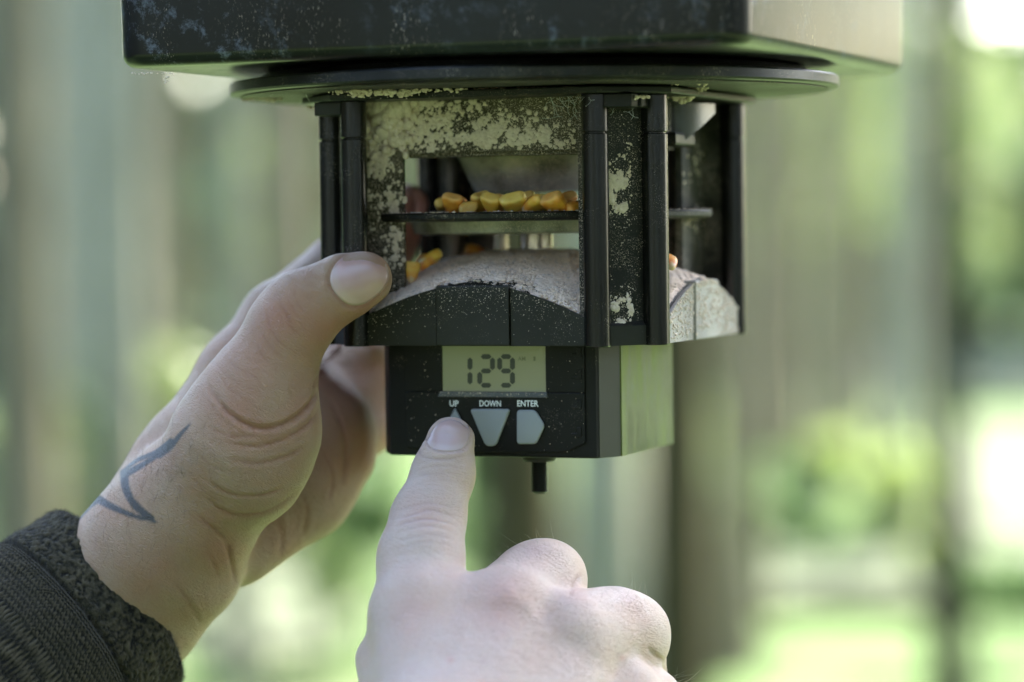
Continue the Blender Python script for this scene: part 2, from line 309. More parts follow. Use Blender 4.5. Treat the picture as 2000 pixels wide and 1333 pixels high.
tag(mass('reflected_foliage', 2400, bright_f, .28, 'leaf_g', 18), 'unseen green thicket added right of the frame for the hopper side to reflect', 'foliage')  # unseen thicket added to give the hopper's side green to reflect
def side_f(r, n):
    az = r.uniform(1.25, 2 * PI - .75, n); d = 7 + r.random(n) * 5; return np.stack([np.sin(az) * d, np.cos(az) * d, r.random(n) * np.where((az > 4.3) & (az < 5.6), 3.6, 9.5)], -1)
tag(mass('surrounding_foliage', 16000, side_f, .30, 'leaf_shade', 8), 'unseen leafy wood around the feeder, shaped and darkened for reflections and fill', 'foliage')

# ================================================================== the game feeder (local mm, origin on its axis at eye level)
feeder = empty('game_feeder', CC, PH)
tag(feeder, 'black plastic game feeder with hopper, columned spinner cage and timer box, coated in corn dust', 'game feeder')
class MB:
    """collects shapes in mm and links them as one mesh"""
    def __init__(s): s.v = []; s.f = []
    def add(s, vs, fs):
        k = len(s.v); s.v += [tuple(float(c) * .001 for c in v) for v in vs]; s.f += [tuple(i + k for i in f) for f in fs]; return s
    def prism(s, poly, z0, z1, taper=None, axis='z', bev=0):
        """poly in the plane across axis, from z0 to z1, with small bevels on both rims"""
        n = len(poly); cx = sum(p[0] for p in poly) / n; cy = sum(p[1] for p in poly) / n
        def inset(b):
            out = []
            for i in range(n):
                a, p, c = poly[i - 1], poly[i], poly[(i + 1) % n]
                e1 = np.array([p[0] - a[0], p[1] - a[1]]); e2 = np.array([c[0] - p[0], c[1] - p[1]])
                e1 = e1 / (np.linalg.norm(e1) + 1e-9); e2 = e2 / (np.linalg.norm(e2) + 1e-9)
                n1 = np.array([-e1[1], e1[0]]); n2 = np.array([-e2[1], e2[0]]); q = n1 + n2; q = q / max(np.dot(q, q) / 2, .3)
                out.append((p[0] + q[0] * b, p[1] + q[1] * b))
            return out
        area = sum(poly[i - 1][0] * poly[i][1] - poly[i][0] * poly[i - 1][1] for i in range(n))
        if area < 0: poly = poly[::-1]
        rings = [(poly, z0), (poly, z1)] if not bev else [(inset(bev), z0), (inset(bev * .3), z0 + bev * .3), (poly, z0 + bev), (poly, z1 - bev), (inset(bev * .3), z1 - bev * .3), (inset(bev), z1)]
        vs = []
        for k, (pl, z) in enumerate(rings):
            for (x, y) in pl:
                vs.append({'z': (x, y, z), 'y': (x, z, y), 'x': (z, x, y)}[axis])
        fs = []
        for k in range(len(rings) - 1):
            for i in range(n):
                j = (i + 1) % n; fs.append((k * n + i, k * n + j, (k + 1) * n + j, (k + 1) * n + i))
        fs.append(tuple(range(n))[::-1]); fs.append(tuple(range((len(rings) - 1) * n, len(rings) * n)))
        if axis == 'y': fs = [f[::-1] for f in fs]
        return s.add(vs, fs)
    def box(s, x0, x1, y0, y1, z0, z1, bev=.3): return s.prism([(x0, y0), (x1, y0), (x1, y1), (x0, y1)], z0, z1, bev=bev)
    def lathe(s, prof, cx=0, cy=0, n=32, cap=True):
        vs, fs = [], []
        for (r, z) in prof:
            for i in range(n): a = 2 * PI * i / n; vs.append((cx + r * math.cos(a), cy + r * math.sin(a), z))
        for k in range(len(prof) - 1):
            for i in range(n): j = (i + 1) % n; fs.append((k * n + i, k * n + j, (k + 1) * n + j, (k + 1) * n + i))
        if cap: fs.append(tuple(range(n))[::-1]); fs.append(tuple(range((len(prof) - 1) * n, len(prof) * n)))
        return s.add(vs, fs)
    def build(s, name, mt, parent=feeder, smooth=False, angle=35):
        me = mesh(name, s.v, s.f); o = link(name, me, M[mt] if isinstance(mt, str) else mt, parent)
        if smooth:
            me.polygons.foreach_set("use_smooth", [True] * len(me.polygons)); me.set_sharp_from_angle(angle=math.radians(angle))
        return o
def fixn(o):
    bm = bmesh.new(); bm.from_mesh(o.data); bmesh.ops.recalc_face_normals(bm, faces=bm.faces); bm.to_mesh(o.data); bm.free(); return o
def rot4(poly, k):
    c, s_ = [(1, 0), (0, 1), (-1, 0), (0, -1)][k]; return [(x * c - y * s_, x * s_ + y * c) for x, y in poly]
def rrect(x0, x1, y0, y1, r, n=5):
    out = []
    for cx, cy, a in ((x1 - r, y1 - r, 0), (x0 + r, y1 - r, 90), (x0 + r, y0 + r, 180), (x1 - r, y0 + r, 270)):
        for i in range(n + 1): t = math.radians(a + 90 * i / n); out.append((cx + r * math.cos(t), cy + r * math.sin(t)))
    return out

# hopper: a square tub with rounded vertical corners, a rolled lower edge and slightly flared walls
def hopper():
    n = 9; prof = []
    hw = 101.3; z0 = 49.8; rr = 4.0
    for k in range(9):
        t = k / 8 * PI / 2; prof.append((-rr * (1 - math.sin(t)), z0 + rr * (1 - math.cos(t))))
    prof = [(-40, z0 + 1.2)] + prof + [(.8, z0 + 40), (1.6, z0 + 90), (2.4, z0 + 150), (3.2, z0 + 230)]
    vs, fs = [], []; m_ = None
    for (d, z) in prof:
        r = max(11 + d, 1.5); q = hw + d; ring = []
        if d <= -39: q, r = hw - 60, 10
        for (sx, sy, a) in ((1, 1, 0), (-1, 1, 90), (-1, -1, 180), (1, -1, 270)):
            for i in range(n + 1): t = math.radians(a + 90 * i / n); ring.append((sx * (q - r) + r * math.cos(t), sy * (q - r) + r * math.sin(t), z))
        if m_ is None: m_ = len(ring)
        vs += ring
    for k in range(len(prof) - 1):
        for i in range(m_): j = (i + 1) % m_; fs.append((k * m_ + i, k * m_ + j, (k + 1) * m_ + j, (k + 1) * m_ + i))
    fs.append(tuple(range(m_))[::-1]); fs.append(tuple(range((len(prof) - 1) * m_, len(prof) * m_)))
    mb = MB().add(vs, fs); return mb.build('hopper', 'hopper', smooth=True, angle=50)
hopper()
fl = MB().lathe([(60, 42.4), (92, 42.4), (97, 42.5), (99.0, 42.8), (99.5, 43.4), (99.5, 46.0), (99.0, 46.6), (97, 46.9), (90, 47.2), (89, 49), (83, 51.2), (60, 51.2)], n=96)
fl.build('flange_ring', 'plastic', smooth=True)
un = MB().lathe([(62, 42.0), (95.5, 42.0), (96.2, 42.1), (96.2, 42.35), (62, 42.35)], n=96); un.build('flange_underside', 'underside', smooth=True)
OCT = [(-41, -59.5), (41, -59.5), (57.5, -43), (57.5, 43), (41, 59.5), (-41, 59.5), (-57.5, 43), (-57.5, -43)]
MB().prism([(x * 1.08, y * 1.08) for x, y in OCT], 39.2, 41.4, bev=.5).build('top_plate', 'plastic')
# corner posts: two columns with a flat panel between them, four times
colpos = [(41, -57.2), (55.0, -42), (55.5, 40.5), (42, 55), (-41, 55), (-55, 41), (-54, -42), (-39.5, -57.2)]
for (x, y) in colpos:
    r = 4.15
    c = MB().lathe([(r - .3, 39.2), (r, 38.9), (r, 27.9), (r - .35, 27.55)][::-1], x, y, 28).lathe([(r - .3, -37.9), (r - .05, -37.6), (r - .05, 26.9), (r - .4, 27.2)], x, y, 28)
    c.lathe([(r - .7, 27.0), (r - .7, 27.8)], x, y, 24); c.build('column', 'column', smooth=True)
for i, ((x0, y0), (x1, y1)) in enumerate([(colpos[0], colpos[1]), (colpos[2], colpos[3]), (colpos[4], colpos[5]), (colpos[6], colpos[7])]):
    p0 = np.array([x0, y0]); p1 = np.array([x1, y1]); d = (p1 - p0) / np.linalg.norm(p1 - p0); inw = np.array([-d[1], d[0]])
    if inw @ (-(p0 + p1)) < 0: inw = -inw
    a, b = p0 + d * 2 + inw * 1.2, p1 - d * 2 + inw * 1.2
    mb = MB(); mb.prism([tuple(a), tuple(b), tuple(b + inw * 2), tuple(a + inw * 2)], -37.6, 39.4)
    mid = (a + b) / 2; q = .35
    mb.build('corner_panel', 'panel' if i == 0 else 'rear')
    # tab blocks of the bayonet lock under the top plate
for (x, y) in [(49, -55), (-48, -54), (52, 50), (50, -48.5)]:
    MB().box(x - 4.5, x + 4.5, y - 4, y + 4, 34.9, 39.1, .4).build('lock_tab', 'plastic')
# recessed side plates, each with its window; frames are made of a band, two jambs
PL = -44.0
def side_plate(k, xl, xr, ztop, mt='plate'):
    mb = MB()
    def bx(x0, x1, z0, z1, y0=PL - 1.1, y1=PL + 1.1):
        mb.prism(rot4([(x0, y0), (x1, y0), (x1, y1), (x0, y1)], k), z0, z1, bev=.25)
    bx(-41.5, 41.5, ztop, 39.3); bx(-41.5, xl, -30, ztop - .01); bx(xr, 41.5, -30, ztop - .01)
    bx(xl + .5, xr - .5, ztop - 1.2, ztop + .6, PL + 1.2, PL + 8)          # ledge of the window head, seen from below
    # returns from plate to column line
    mb.prism(rot4([(-41.6, -53), (-40.3, -53), (-40.3, PL - 1), (-41.6, PL - 1)], k), -30, 39.3)
    mb.prism(rot4([(40.3, -53), (41.6, -53), (41.6, PL - 1), (40.3, PL - 1)], k), -30, 39.3)
    return mb.build('side_plate', mt)
for k in range(4): side_plate(k, -28.2, 31.0 if k != 1 else 17.0, 22.6 if k == 0 else 24.5, 'plate' if k == 0 else 'rear')
# strip that closes the window on the side of the front column
MB().box(35.3, 37.4, -57, -45.2, -30, 39.2, .2).build('window_jamb', 'plate')
# motor housing with its arched cushion top
def ztop(x, y):
    a, b = np.abs(x) / 56., np.abs(y) / 56.
    return -9 - 9.4 * (a * a + b * b) - 12.5 * (a * b) ** 1.5
def in_oct(x, y, e=0): return (np.abs(x) <= 56 + e) & (np.abs(y) <= 56.5 + e) & (np.abs(x) + np.abs(y) <= 98 + e)
def housing():
    n = 96; g = np.linspace(-56, 56, n); gy = np.linspace(-56.5, 56.5, n)
    X, Y = np.meshgrid(g, gy, indexing='ij'); s = np.abs(X) + np.abs(Y); sc = np.where(s > 98, 98 / np.maximum(s, 1), 1)
    X2, Y2 = X * sc, Y * sc; Z = ztop(X2, Y2)
    r_ = np.maximum(np.abs(X) / 56, np.abs(Y) / 56.5)                        # rounded rim
    Z = Z - np.clip((r_ - .975) / .025, 0, 1) ** 2 * .8
    V = np.stack([X2, Y2, Z], -1).reshape(-1, 3) * .001
    idx = np.arange(n * n).reshape(n, n); Q = np.stack([idx[:-1, :-1], idx[1:, :-1], idx[1:, 1:], idx[:-1, 1:]], -1).reshape(-1, 4)
    b_ = np.concatenate([idx[:, 0], idx[-1, 1:], idx[::-1, -1][1:], idx[0, ::-1][1:-1]])
    B = V[b_].copy(); B[:, 2] = -.0378; k = len(V); V = np.concatenate([V, B]); m_ = len(b_)
    W = np.array([[b_[i], k + i, k + (i + 1) % m_, b_[(i + 1) % m_]] for i in range(m_)]); Q = np.concatenate([Q, W])
    me = npmesh('motor_housing', V, Q); bm = bmesh.new(); bm.from_mesh(me)
    bm.faces.new([bm.verts[k + i] for i in range(m_)] if False else [v for v in (bm.verts.ensure_lookup_table() or [bm.verts[k + i] for i in range(m_)])])
    bmesh.ops.recalc_face_normals(bm, faces=bm.faces); bm.to_mesh(me); bm.free()
    o = link('motor_housing', me, M['skirt'], feeder, True); me.set_sharp_from_angle(angle=math.radians(40))
housing()
# arched front aprons with their raised middle tab
def apron(k):
    c, s_ = [(1, 0), (0, 1), (-1, 0), (0, -1)][k]
    for xa, xb in ((-36.5, -12.2), (12.9, 37.5)):
        xs = np.linspace(xa, xb, 22); mb = MB()
        poly = [(float(x), -37.6) for x in (xs[0], xs[-1])] + [(float(x), float(ztop(x, -56.)) + .25) for x in xs[::-1]]
        n = len(poly); y0, y1 = -57.6, -56.6
        vs = [(x, y0, z) for x, z in poly] + [(x, y1, z) for x, z in poly]
        fs = [tuple(range(n))[::-1], tuple(range(n, 2 * n))] + [(i, (i + 1) % n, n + (i + 1) % n, n + i) for i in range(n)]
        mb.add([(x * c - y * s_, x * s_ + y * c, z) for x, y, z in vs], fs); fixn(mb.build('apron', 'skirt' if k != 1 else 'dusted'))
    t = MB(); t.prism(rot4([(-11.7, -58.4), (12.4, -58.4), (12.4, -50), (-11.7, -50)], k), -37.75, -18.9, bev=.5); t.build('tab', 'skirt' if k != 1 else 'dusted')
for k in range(4): apron(k)
MB().box(-37.8, -36.9, -58.2, -56, -37.6, -29, .2).build('seam_rib', 'skirt')
MB().box(37.7, 38.4, -58.2, -56, -37.6, -28, .2).build('seam_rib', 'skirt')
# spinner plate, funnel, shaft
sp = MB().lathe([(54, .9), (56.9, 1.2), (57.8, 1.9), (57.9, 3.2), (57.2, 3.8), (55.8, 3.5), (53, 3.1), (10, 3.1)], n=96); sp.build('spinner_plate', 'panel', smooth=True)
MB().lathe([(36, -3.2), (40, -2.6), (41, .6), (41, 1.0)], 0, 0, 64).build('spinner_hub', 'funnel', smooth=True)
MB().lathe([(17.5, 10.8), (19.6, 10.6), (20.2, 11.4), (26.5, 24), (27.5, 30), (34, 39)], 0, 0, 64).build('funnel', 'funnel', smooth=True)
sh = MB().lathe([(5.4, -13), (5.4, -3)], 0, 0, 32); sh.lathe([(6.6, -9.6), (6.6, -8.3)], 0, 0, 32); sh.build('shaft', 'steel', smooth=True)
MB().lathe([(1.3, -13), (1.3, -3)], -16, 12, 12).lathe([(2.6, -10), (2.6, -9)], -16, 12, 12).build('set_screw', 'steel', smooth=True)
# curved deflector clip and ledge at the side window head
cl = MB(); vs = []
for i in range(12):
    t = i / 11; a_ = -PI * .5 + t * PI * .62; x = 50 + 8.5 * t ** .8 + .5 * math.sin(t * PI); y = -6 + 17 * t ** 1.5; zb_ = 25.5 + 9.5 * max(0, (t - .15) / .85) ** 1.2
    vs += [(x, y, 38), (x, y, zb_), (x - 1.5, y + 1.2, 38), (x - 1.5, y + 1.2, zb_)]
fs = []
for i in range(11):
    a, b = i * 4, i * 4 + 4; fs += [(a, a + 1, b + 1, b), (a + 2, b + 2, b + 3, a + 3), (a + 1, a + 3, b + 3, b + 1), (a, b, b + 2, a + 2)]
cl.add(vs, fs); M['clip'] = dusty_plastic('clip_plastic', base=(.015, .02, .009), rough=.3, dust=.2, speck=.3, film=.25, smear=(.07, .085, .04), coat=.35)
cl.build('deflector_clip', 'clip', smooth=True)
MB().box(45, 53, -14, 6, 24.2, 28.4, .8).build('window_ledge', 'plastic')
# ---- timer box
BY = -44.0
tb = MB(); poly = [(-34.2, BY), (35.6, BY), (35.9, BY + .5), (40.2, BY + 8.6), (40.2, 18), (-39.5, 18), (-39.5, BY + 8.6), (-34.6, BY + .5)]
tb.prism([(x, y) for x, y in poly], -73.4, -37.9, bev=.6); timer = tb.build('timer_box', 'box')
MB().prism([(36.3, BY + 1.0), (40.5, BY + 8.9), (40.0, BY + 9.2), (35.8, BY + 1.3)], -73.2, -38.0).build('corner_strip', 'strip', timer)
MB().box(40.25, 40.9, BY + 9.1, 17.6, -73.3, -38.0, .2).build('side_face', 'box_side', timer)  # thin slab that carries the side's painted reflection
def scr(pts, y): return [onp(px, py, y) for px, py in pts]
def yprism(mb, poly, y0, y1, bev=.2):
    """poly in (x,z) extruded from y0 (front) to y1"""
    mb.prism(poly, y0, y1, axis='y', bev=bev); return mb
def roundpoly(pts, r, n=4):
    out = []
    for i in range(len(pts)):
        p = np.array(pts[i], float); a = np.array(pts[i - 1], float); c = np.array(pts[(i + 1) % len(pts)], float)
        d1 = (a - p) / np.linalg.norm(a - p); d2 = (c - p) / np.linalg.norm(c - p)
        s0, s1 = p + d1 * r, p + d2 * r
        for k in range(n + 1):
            t = k / n; out.append(tuple((1 - t) ** 2 * s0 + 2 * t * (1 - t) * p + t * t * s1))
    return out
FY = BY - .9       # front face plate stands proud of the box
face = roundpoly(scr([(790, 684), (1141, 684), (1139, 866), (1090, 884), (870, 884), (790, 876)], FY), 1.8)
# face plate with a recess for the screen: four bars round it plus the button field
x0, zt = onp(862, 680, FY); x1, zb = onp(1066, 767, FY)
fl_, _ = onp(790, 700, FY); fr_, _ = onp(1141, 700, FY); _, zlow = onp(960, 886, FY)
fp = MB(); lowp = roundpoly([(fl_, zb), (fr_, zb), (fr_, zlow + 3.5), (fr_ - 7, zlow + .6), (fl_ + 9, zlow), (fl_, zlow + 1.5)], 1.2)
yprism(fp, lowp, FY, BY, .35); yprism(fp, [(fl_, zb + .02), (x0, zb + .02), (x0, -38), (fl_, -38)], FY, BY, .2); yprism(fp, [(x1, zb + .02), (fr_, zb + .02), (fr_, -38), (x1, -38)], FY, BY, .2)
face_o = fixn(fp.build('face_plate', 'box', timer))
fz = MB(); yprism(fz, [(x0 - 1.3, zb - 1.6), (x1 + .8, zb - 1.6), (x1 + .4, zb), (x0 - .6, zb)], FY - .5, FY + .4, .25); fixn(fz.build('screen_lip', 'lip', timer))
lc = MB(); yprism(lc, [(x0 - .5, zb - .2), (x1 + .5, zb - .2), (x1 + .5, -38), (x0 - .5, -38)], BY - .25, BY + .3, .02); lcd = fixn(lc.build('lcd_screen', 'lcd', timer))
SY = BY - .27
def seg(cx, cy, horiz, ln, th):      # pixel centre, length, thickness
    h, t = ln / 2, th / 2; c = t * .9
    p = [(-h, 0), (-h + c, -t), (h - c, -t), (h, 0), (h - c, t), (-h + c, t)]
    if not horiz: p = [(b, a) for a, b in p]
    return [(cx + a, cy + b) for a, b in p]
def digit(cx, cy, segs):
    w_, h_ = 21, 28
    pos = {'a': (0, -h_, 1), 'g': (0, 0, 1), 'd': (0, h_, 1), 'f': (-w_ / 2 - 2, -h_ / 2, 0), 'b': (w_ / 2 + 2, -h_ / 2, 0), 'e': (-w_ / 2 - 2, h_ / 2, 0), 'c': (w_ / 2 + 2, h_ / 2, 0)}
    for s_ in segs:
        dx, dy, hz = pos[s_]; mb = MB(); yprism(mb, scr(seg(cx + dx, cy + dy, hz, 25 if not hz else 21, 9.6), SY), SY - .05, SY, 0)
        fixn(mb.build('segment', 'lcd_seg', lcd))
digit(905.5, 725, 'bc'); digit(949.5, 725, 'abged'); digit(988.5, 725, 'abfgcd')
def text(s, px, py, hpx, y, mt, parent, name, wpx=None):
    cu = bpy.data.curves.new(name, 'FONT'); cu.body = s; cu.align_x = 'CENTER'; cu.align_y = 'CENTER'; cu.extrude = .00004; cu.resolution_u = 3; cu.offset = .012
    o = bpy.data.objects.new(name, cu); COL.objects.link(o); dg = bpy.context.evaluated_depsgraph_get(); me = bpy.data.meshes.new_from_object(o.evaluated_get(dg))
    bpy.data.objects.remove(o); vs = np.array([v.co for v in me.vertices]); wd = np.ptp(vs[:, 0]); ht = np.ptp(vs[:, 1])
    a, b = onp(px, py, y); hmm = hpx / 6.35; k = hmm / ht; kx = (wpx / 5.95 / wd) if wpx else k
    c = (vs.max(0) + vs.min(0)) / 2
    for v in me.vertices: v.co = Vector(((a + (v.co.x - c[0]) * kx) * .001, (y - .04) * .001 + (v.co.z) * -1, (b + (v.co.y - c[1]) * k) * .001))
    me.materials.clear(); return link(name, me, M[mt], parent)
text('UP', 887, 788.5, 12.2, FY, 'white', timer, 'lettering', 18); text('DOWN', 957.5, 788.5, 12.2, FY, 'white', timer, 'lettering', 43); text('ENTER', 1031, 788.5, 12.2, FY, 'white', timer, 'lettering', 42)
text('AM', 1019, 701, 8.5, SY, 'lcd_faint', lcd, 'lettering', 15); text('1', 1044, 701, 8.5, SY, 'lcd_faint', lcd, 'lettering', 4)
def button(pts, r):
    mb = MB(); yprism(mb, roundpoly(scr(pts, FY - 1.0), r, 5), FY - 1.3, FY, .5); o = fixn(mb.build('button', 'button', timer, smooth=True, angle=50)); return o
button([(917, 799), (997, 799), (968, 872), (948, 872)][::-1], 1.45)
button([(1009, 801), (1045, 801), (1064, 832), (1047, 868), (1009, 868)][::-1], 1.3)
button([(888, 796), (852, 868), (924, 868)], .9)
for yy in (694, 738, 796, 850):     # moulded finger ridges beside the buttons
    mb = MB(); yprism(mb, roundpoly(scr([(1117, yy + 1), (1136, yy + 5), (1136, yy - 15), (1128, yy - 15), (1127, yy - 3), (1117, yy - 4)], FY), .3), FY - .4, FY + .1, .15)
    fixn(mb.build('ridge', 'box', timer))
# mounting bolt with washer and threads
bx_, _ = onp(1054, 930, -30); pr = [(5.0, -75.6), (5.4, -74.9), (5.4, -73.4)]
bo = MB().lathe(pr, bx_, -30, 24); th = []
z = -85.6
while z < -75: th += [(2.15, z), (2.65, z + .28), (2.65, z + .42), (2.15, z + .7)]; z += .72
bo.lathe([(1.6, -86.0)] + th, bx_, -30, 20); bo.build('mounting_bolt', 'bolt')

# ================================================================== meal dust caked on the feeder
def ico():
    bm = bmesh.new(); bmesh.ops.create_icosphere(bm, subdivisions=2, radius=1); bm.verts.ensure_lookup_table()
    v = np.array([x.co[:] for x in bm.verts]); f = np.array([[q.index for q in t.verts] for t in bm.faces]); bm.free(); return v, f
IV, IF = ico()
def blobs(items, name, flat=.5, mt='dust'):
    """items: (centre mm, radius mm, normal). lumpy crumbs of meal joined into one part"""
    VV, FF = [], []
    for k, (c, r, nrm) in enumerate(items):
        nrm = np.asarray(nrm, float); v = IV * (1 + .30 * (vnoise(IV * 1.6 + k * 3.17, 5)[:, None] - .5) * 2)
        ax = rng.normal(size=3); ax /= np.linalg.norm(ax); v = v * (1 + .25 * ax * rng.uniform(-1, 1))
        dn = v @ nrm; v = v - nrm * (dn * (1 - flat))[:, None]
        VV.append((np.asarray(c) + v * r) * .001); FF.append(IF + len(IV) * k)
    me = npmesh(name, np.concatenate(VV), np.concatenate(FF)); o = link(name, me, M[mt], feeder, True); o['kind'] = 'stuff'; return o
def G(px, py, cx, cy, sx, sy): return np.exp(-((px - cx) / sx) ** 2 - ((py - cy) / sy) ** 2)
def dens_front(px, py):
    d = 1.5 * G(px, py, 768, 215, 52, 62) + .9 * G(px, py, 735, 300, 40, 70) + .55 * G(px, py, 850, 205, 45, 30)
    d += .75 * np.exp(-((py - 272) / 26) ** 2) * (px > 800) * np.clip((1150 - px) / 120, .25, 1)
    d += .45 * G(px, py, 905, 235, 80, 35) + .35 * G(px, py, 1080, 262, 60, 26) + .30 * G(px, py, 765, 400, 22, 120) + .6 * G(px, py, 768, 398, 26, 16) + .4 * G(px, py, 775, 480, 20, 45)
    d += .9 * G(px, py, 860, 178, 120, 8) + .12
    return d
items = []
yb = PL - 1.15
for it in range(26000):
    px = rng.uniform(700, 1135); py = rng.uniform(172, 560)
    if px > 792 and py > 289: continue
    d = float(dens_front(np.float64(px), np.float64(py))); cl_ = float(fbm(np.array([px / 24., py / 24., 3.]), 3, 9))
    d *= max(0, (cl_ - .32) * 3.2)
    if rng.random() > d * .42: continue
    x, z_ = onp(px, py, yb); 
    if x < -41 or z_ > 39: continue
    r = .12 + rng.random() ** 4 * (.55 + .75 * min(d, 1.2)); items.append(((x, yb + r * .1, z_), r, (0, -1, 0)))
blobs(items, 'dust_crumbs', .45)
def plate_sheet():
    nx, nz = 300, 250; xs = np.linspace(-41, 30.5, nx); zs = np.linspace(-24, 39.2, nz); X, Z = np.meshgrid(xs, zs, indexing='ij'); px, py = proj(Lw(np.stack([X, X * 0 + yb, Z], -1)))
    d = dens_front(px, py); nz_ = fbm(np.stack([X / 3.0, Z / 3.0, X * 0 + 3], -1), 4, 61); fine = fbm(np.stack([X / .8, Z / .8, X * 0 + 1], -1), 3, 62)
    T = (d * .62 + (nz_ - .5) * 2.0 + (fine - .5) * 1.5 - .62) * 1.0; T = np.where(T > 0, T ** .8 * .9, T); T = np.minimum(T, 1.6)
    win = (X > -28.0) & (Z < 22.8); T = np.where(win, -1, T); V = np.stack([X, yb - T, Z], -1).reshape(-1, 3) * .001; idx = np.arange(nx * nz).reshape(nx, nz)
    Q = np.stack([idx[:-1, :-1], idx[1:, :-1], idx[1:, 1:], idx[:-1, 1:]], -1).reshape(-1, 4); Tf = T.ravel(); Q = Q[(Tf[Q] > -.1).any(1) & ~win.ravel()[Q].any(1)]
    o = link('caked_dust', npmesh('caked_dust', V, Q), M['dust'], feeder, True); o['kind'] = 'stuff'
plate_sheet()
# big caked mass in the upper corner, and hanging lumps under the rim
items = []
for it in range(420):
    t = rng.random(); px = 720 + rng.normal() * 20 + 62 * rng.random(); py = 178 + 125 * t ** 1.2 + rng.normal() * 6
    wgt = G(np.float64(px), np.float64(py), 765, 210, 58, 75)
    if rng.random() > wgt * 1.3 or px > 812 or px < 700: continue
    r = rng.uniform(.8, 2.6) * (.45 + .7 * float(wgt)); depth = 3.2 * float(wgt) * rng.random()
    x, z_ = onp(px, py, yb - depth); items.append(((x, yb - depth, min(z_, 38.5)), r, (0, -1, 0)))
for it in range(260):     # clump beside the second column
    px = 1332 + rng.normal() * 16; py = 166 + abs(rng.normal()) * 15
    if py > 205 - abs(px - 1332) * .5: continue
    d = ray(px, py); q = EYE + d * (.905 / d[1]); l = (q - CC) * 1000; items.append(((float(l @ CU), float(l @ CV), float(l[2])), rng.uniform(.35, 1.25), (0, -.3, 1)))
def under(px0, px1, py, Y, n, drop, rmax):
    for _ in range(n):
        px = rng.uniform(px0, px1); q = (P(px, py(px) + abs(rng.normal()) * drop, Y) - CC) * 1000
        items.append(((float(q @ CU), float(q @ CV), float(q[2])), .15 + rng.random() ** 2 * rmax, (0, 0, 1)))
under(475, 552, lambda x: 184, 935, 150, 5, .8); under(1198, 1268, lambda x: 188, 872, 90, 2, .5); under(600, 665, lambda x: 208, 915, 50, 3, .5)
under(1500, 1545, lambda x: 157, 930, 9, 3, .35); under(319, 330, lambda x: 150, 880, 16, 9, .22); under(255, 350, lambda x: 143, 880, 20, 1, .2)
under(640, 1130, lambda x: 178 - (x - 640) * .02, 884, 260, 3, .5); under(680, 820, lambda x: 178, 884, 140, 5, .8); under(1290, 1400, lambda x: 158, 880, 70, 3, .5)
blobs(items, 'dust_lumps', .85)
items = []
p0 = np.array(colpos[0]); p1 = np.array(colpos[1]); dd = (p1 - p0) / np.linalg.norm(p1 - p0); nn = np.array([dd[1], -dd[0]])
for it in range(9000):    # corner panel between the front columns
    t = rng.random(); zz = rng.uniform(-37, 34); 
    d = .08 + 1.1 * math.exp(-((zz - 14) / 7) ** 2) * (t < .75) + .9 * math.exp(-((zz - 6) / 4.5) ** 2) * (t < .62) + .8 * math.exp(-((zz + 27) / 6) ** 2) * (t < .7) + .25 * math.exp(-((zz + 37) / 5) ** 2)
    d *= max(0, (float(fbm(np.array([t * 2.5, zz / 4., 7.]), 3, 4)) - .36) * 4)
    if rng.random() > d * .5: continue
    b_ = p0 + (p1 - p0) * (.22 + .56 * t) - nn * 1.2; r = .1 + rng.random() ** 3 * min(1, d) * 1.0
    items.append(((b_[0], b_[1], zz), r, (nn[0], nn[1], 0)))
for it in range(2600):    # right side plate, its strip beside the rear column
    yy = rng.uniform(-40, 40); zz = rng.uniform(-25, 36)
    if -29 < yy < 17.5 and zz < 24: continue
    d = .3 * max(0, (float(fbm(np.array([yy / 5., zz / 5., 2.]), 3, 14)) - .4) * 5)
    if rng.random() > d: continue
    items.append(((-PL + 1.2, yy, zz), .12 + rng.random() ** 3 * .8, (1, 0, 0)))
for it in range(1500):    # rear post seen through the window, back of the plate
    t = rng.random(); zz = rng.uniform(-20, 30); a_, b_ = np.array(colpos[4]), np.array(colpos[5]); q = a_ + (b_ - a_) * t + np.array([1.0, -1.0]) * 1.5
    items.append(((q[0] + .6, q[1] - .6, zz), .15 + rng.random() ** 3 * .9, (.7, -.7, 0)))
blobs(items, 'dust_crumbs', .5)
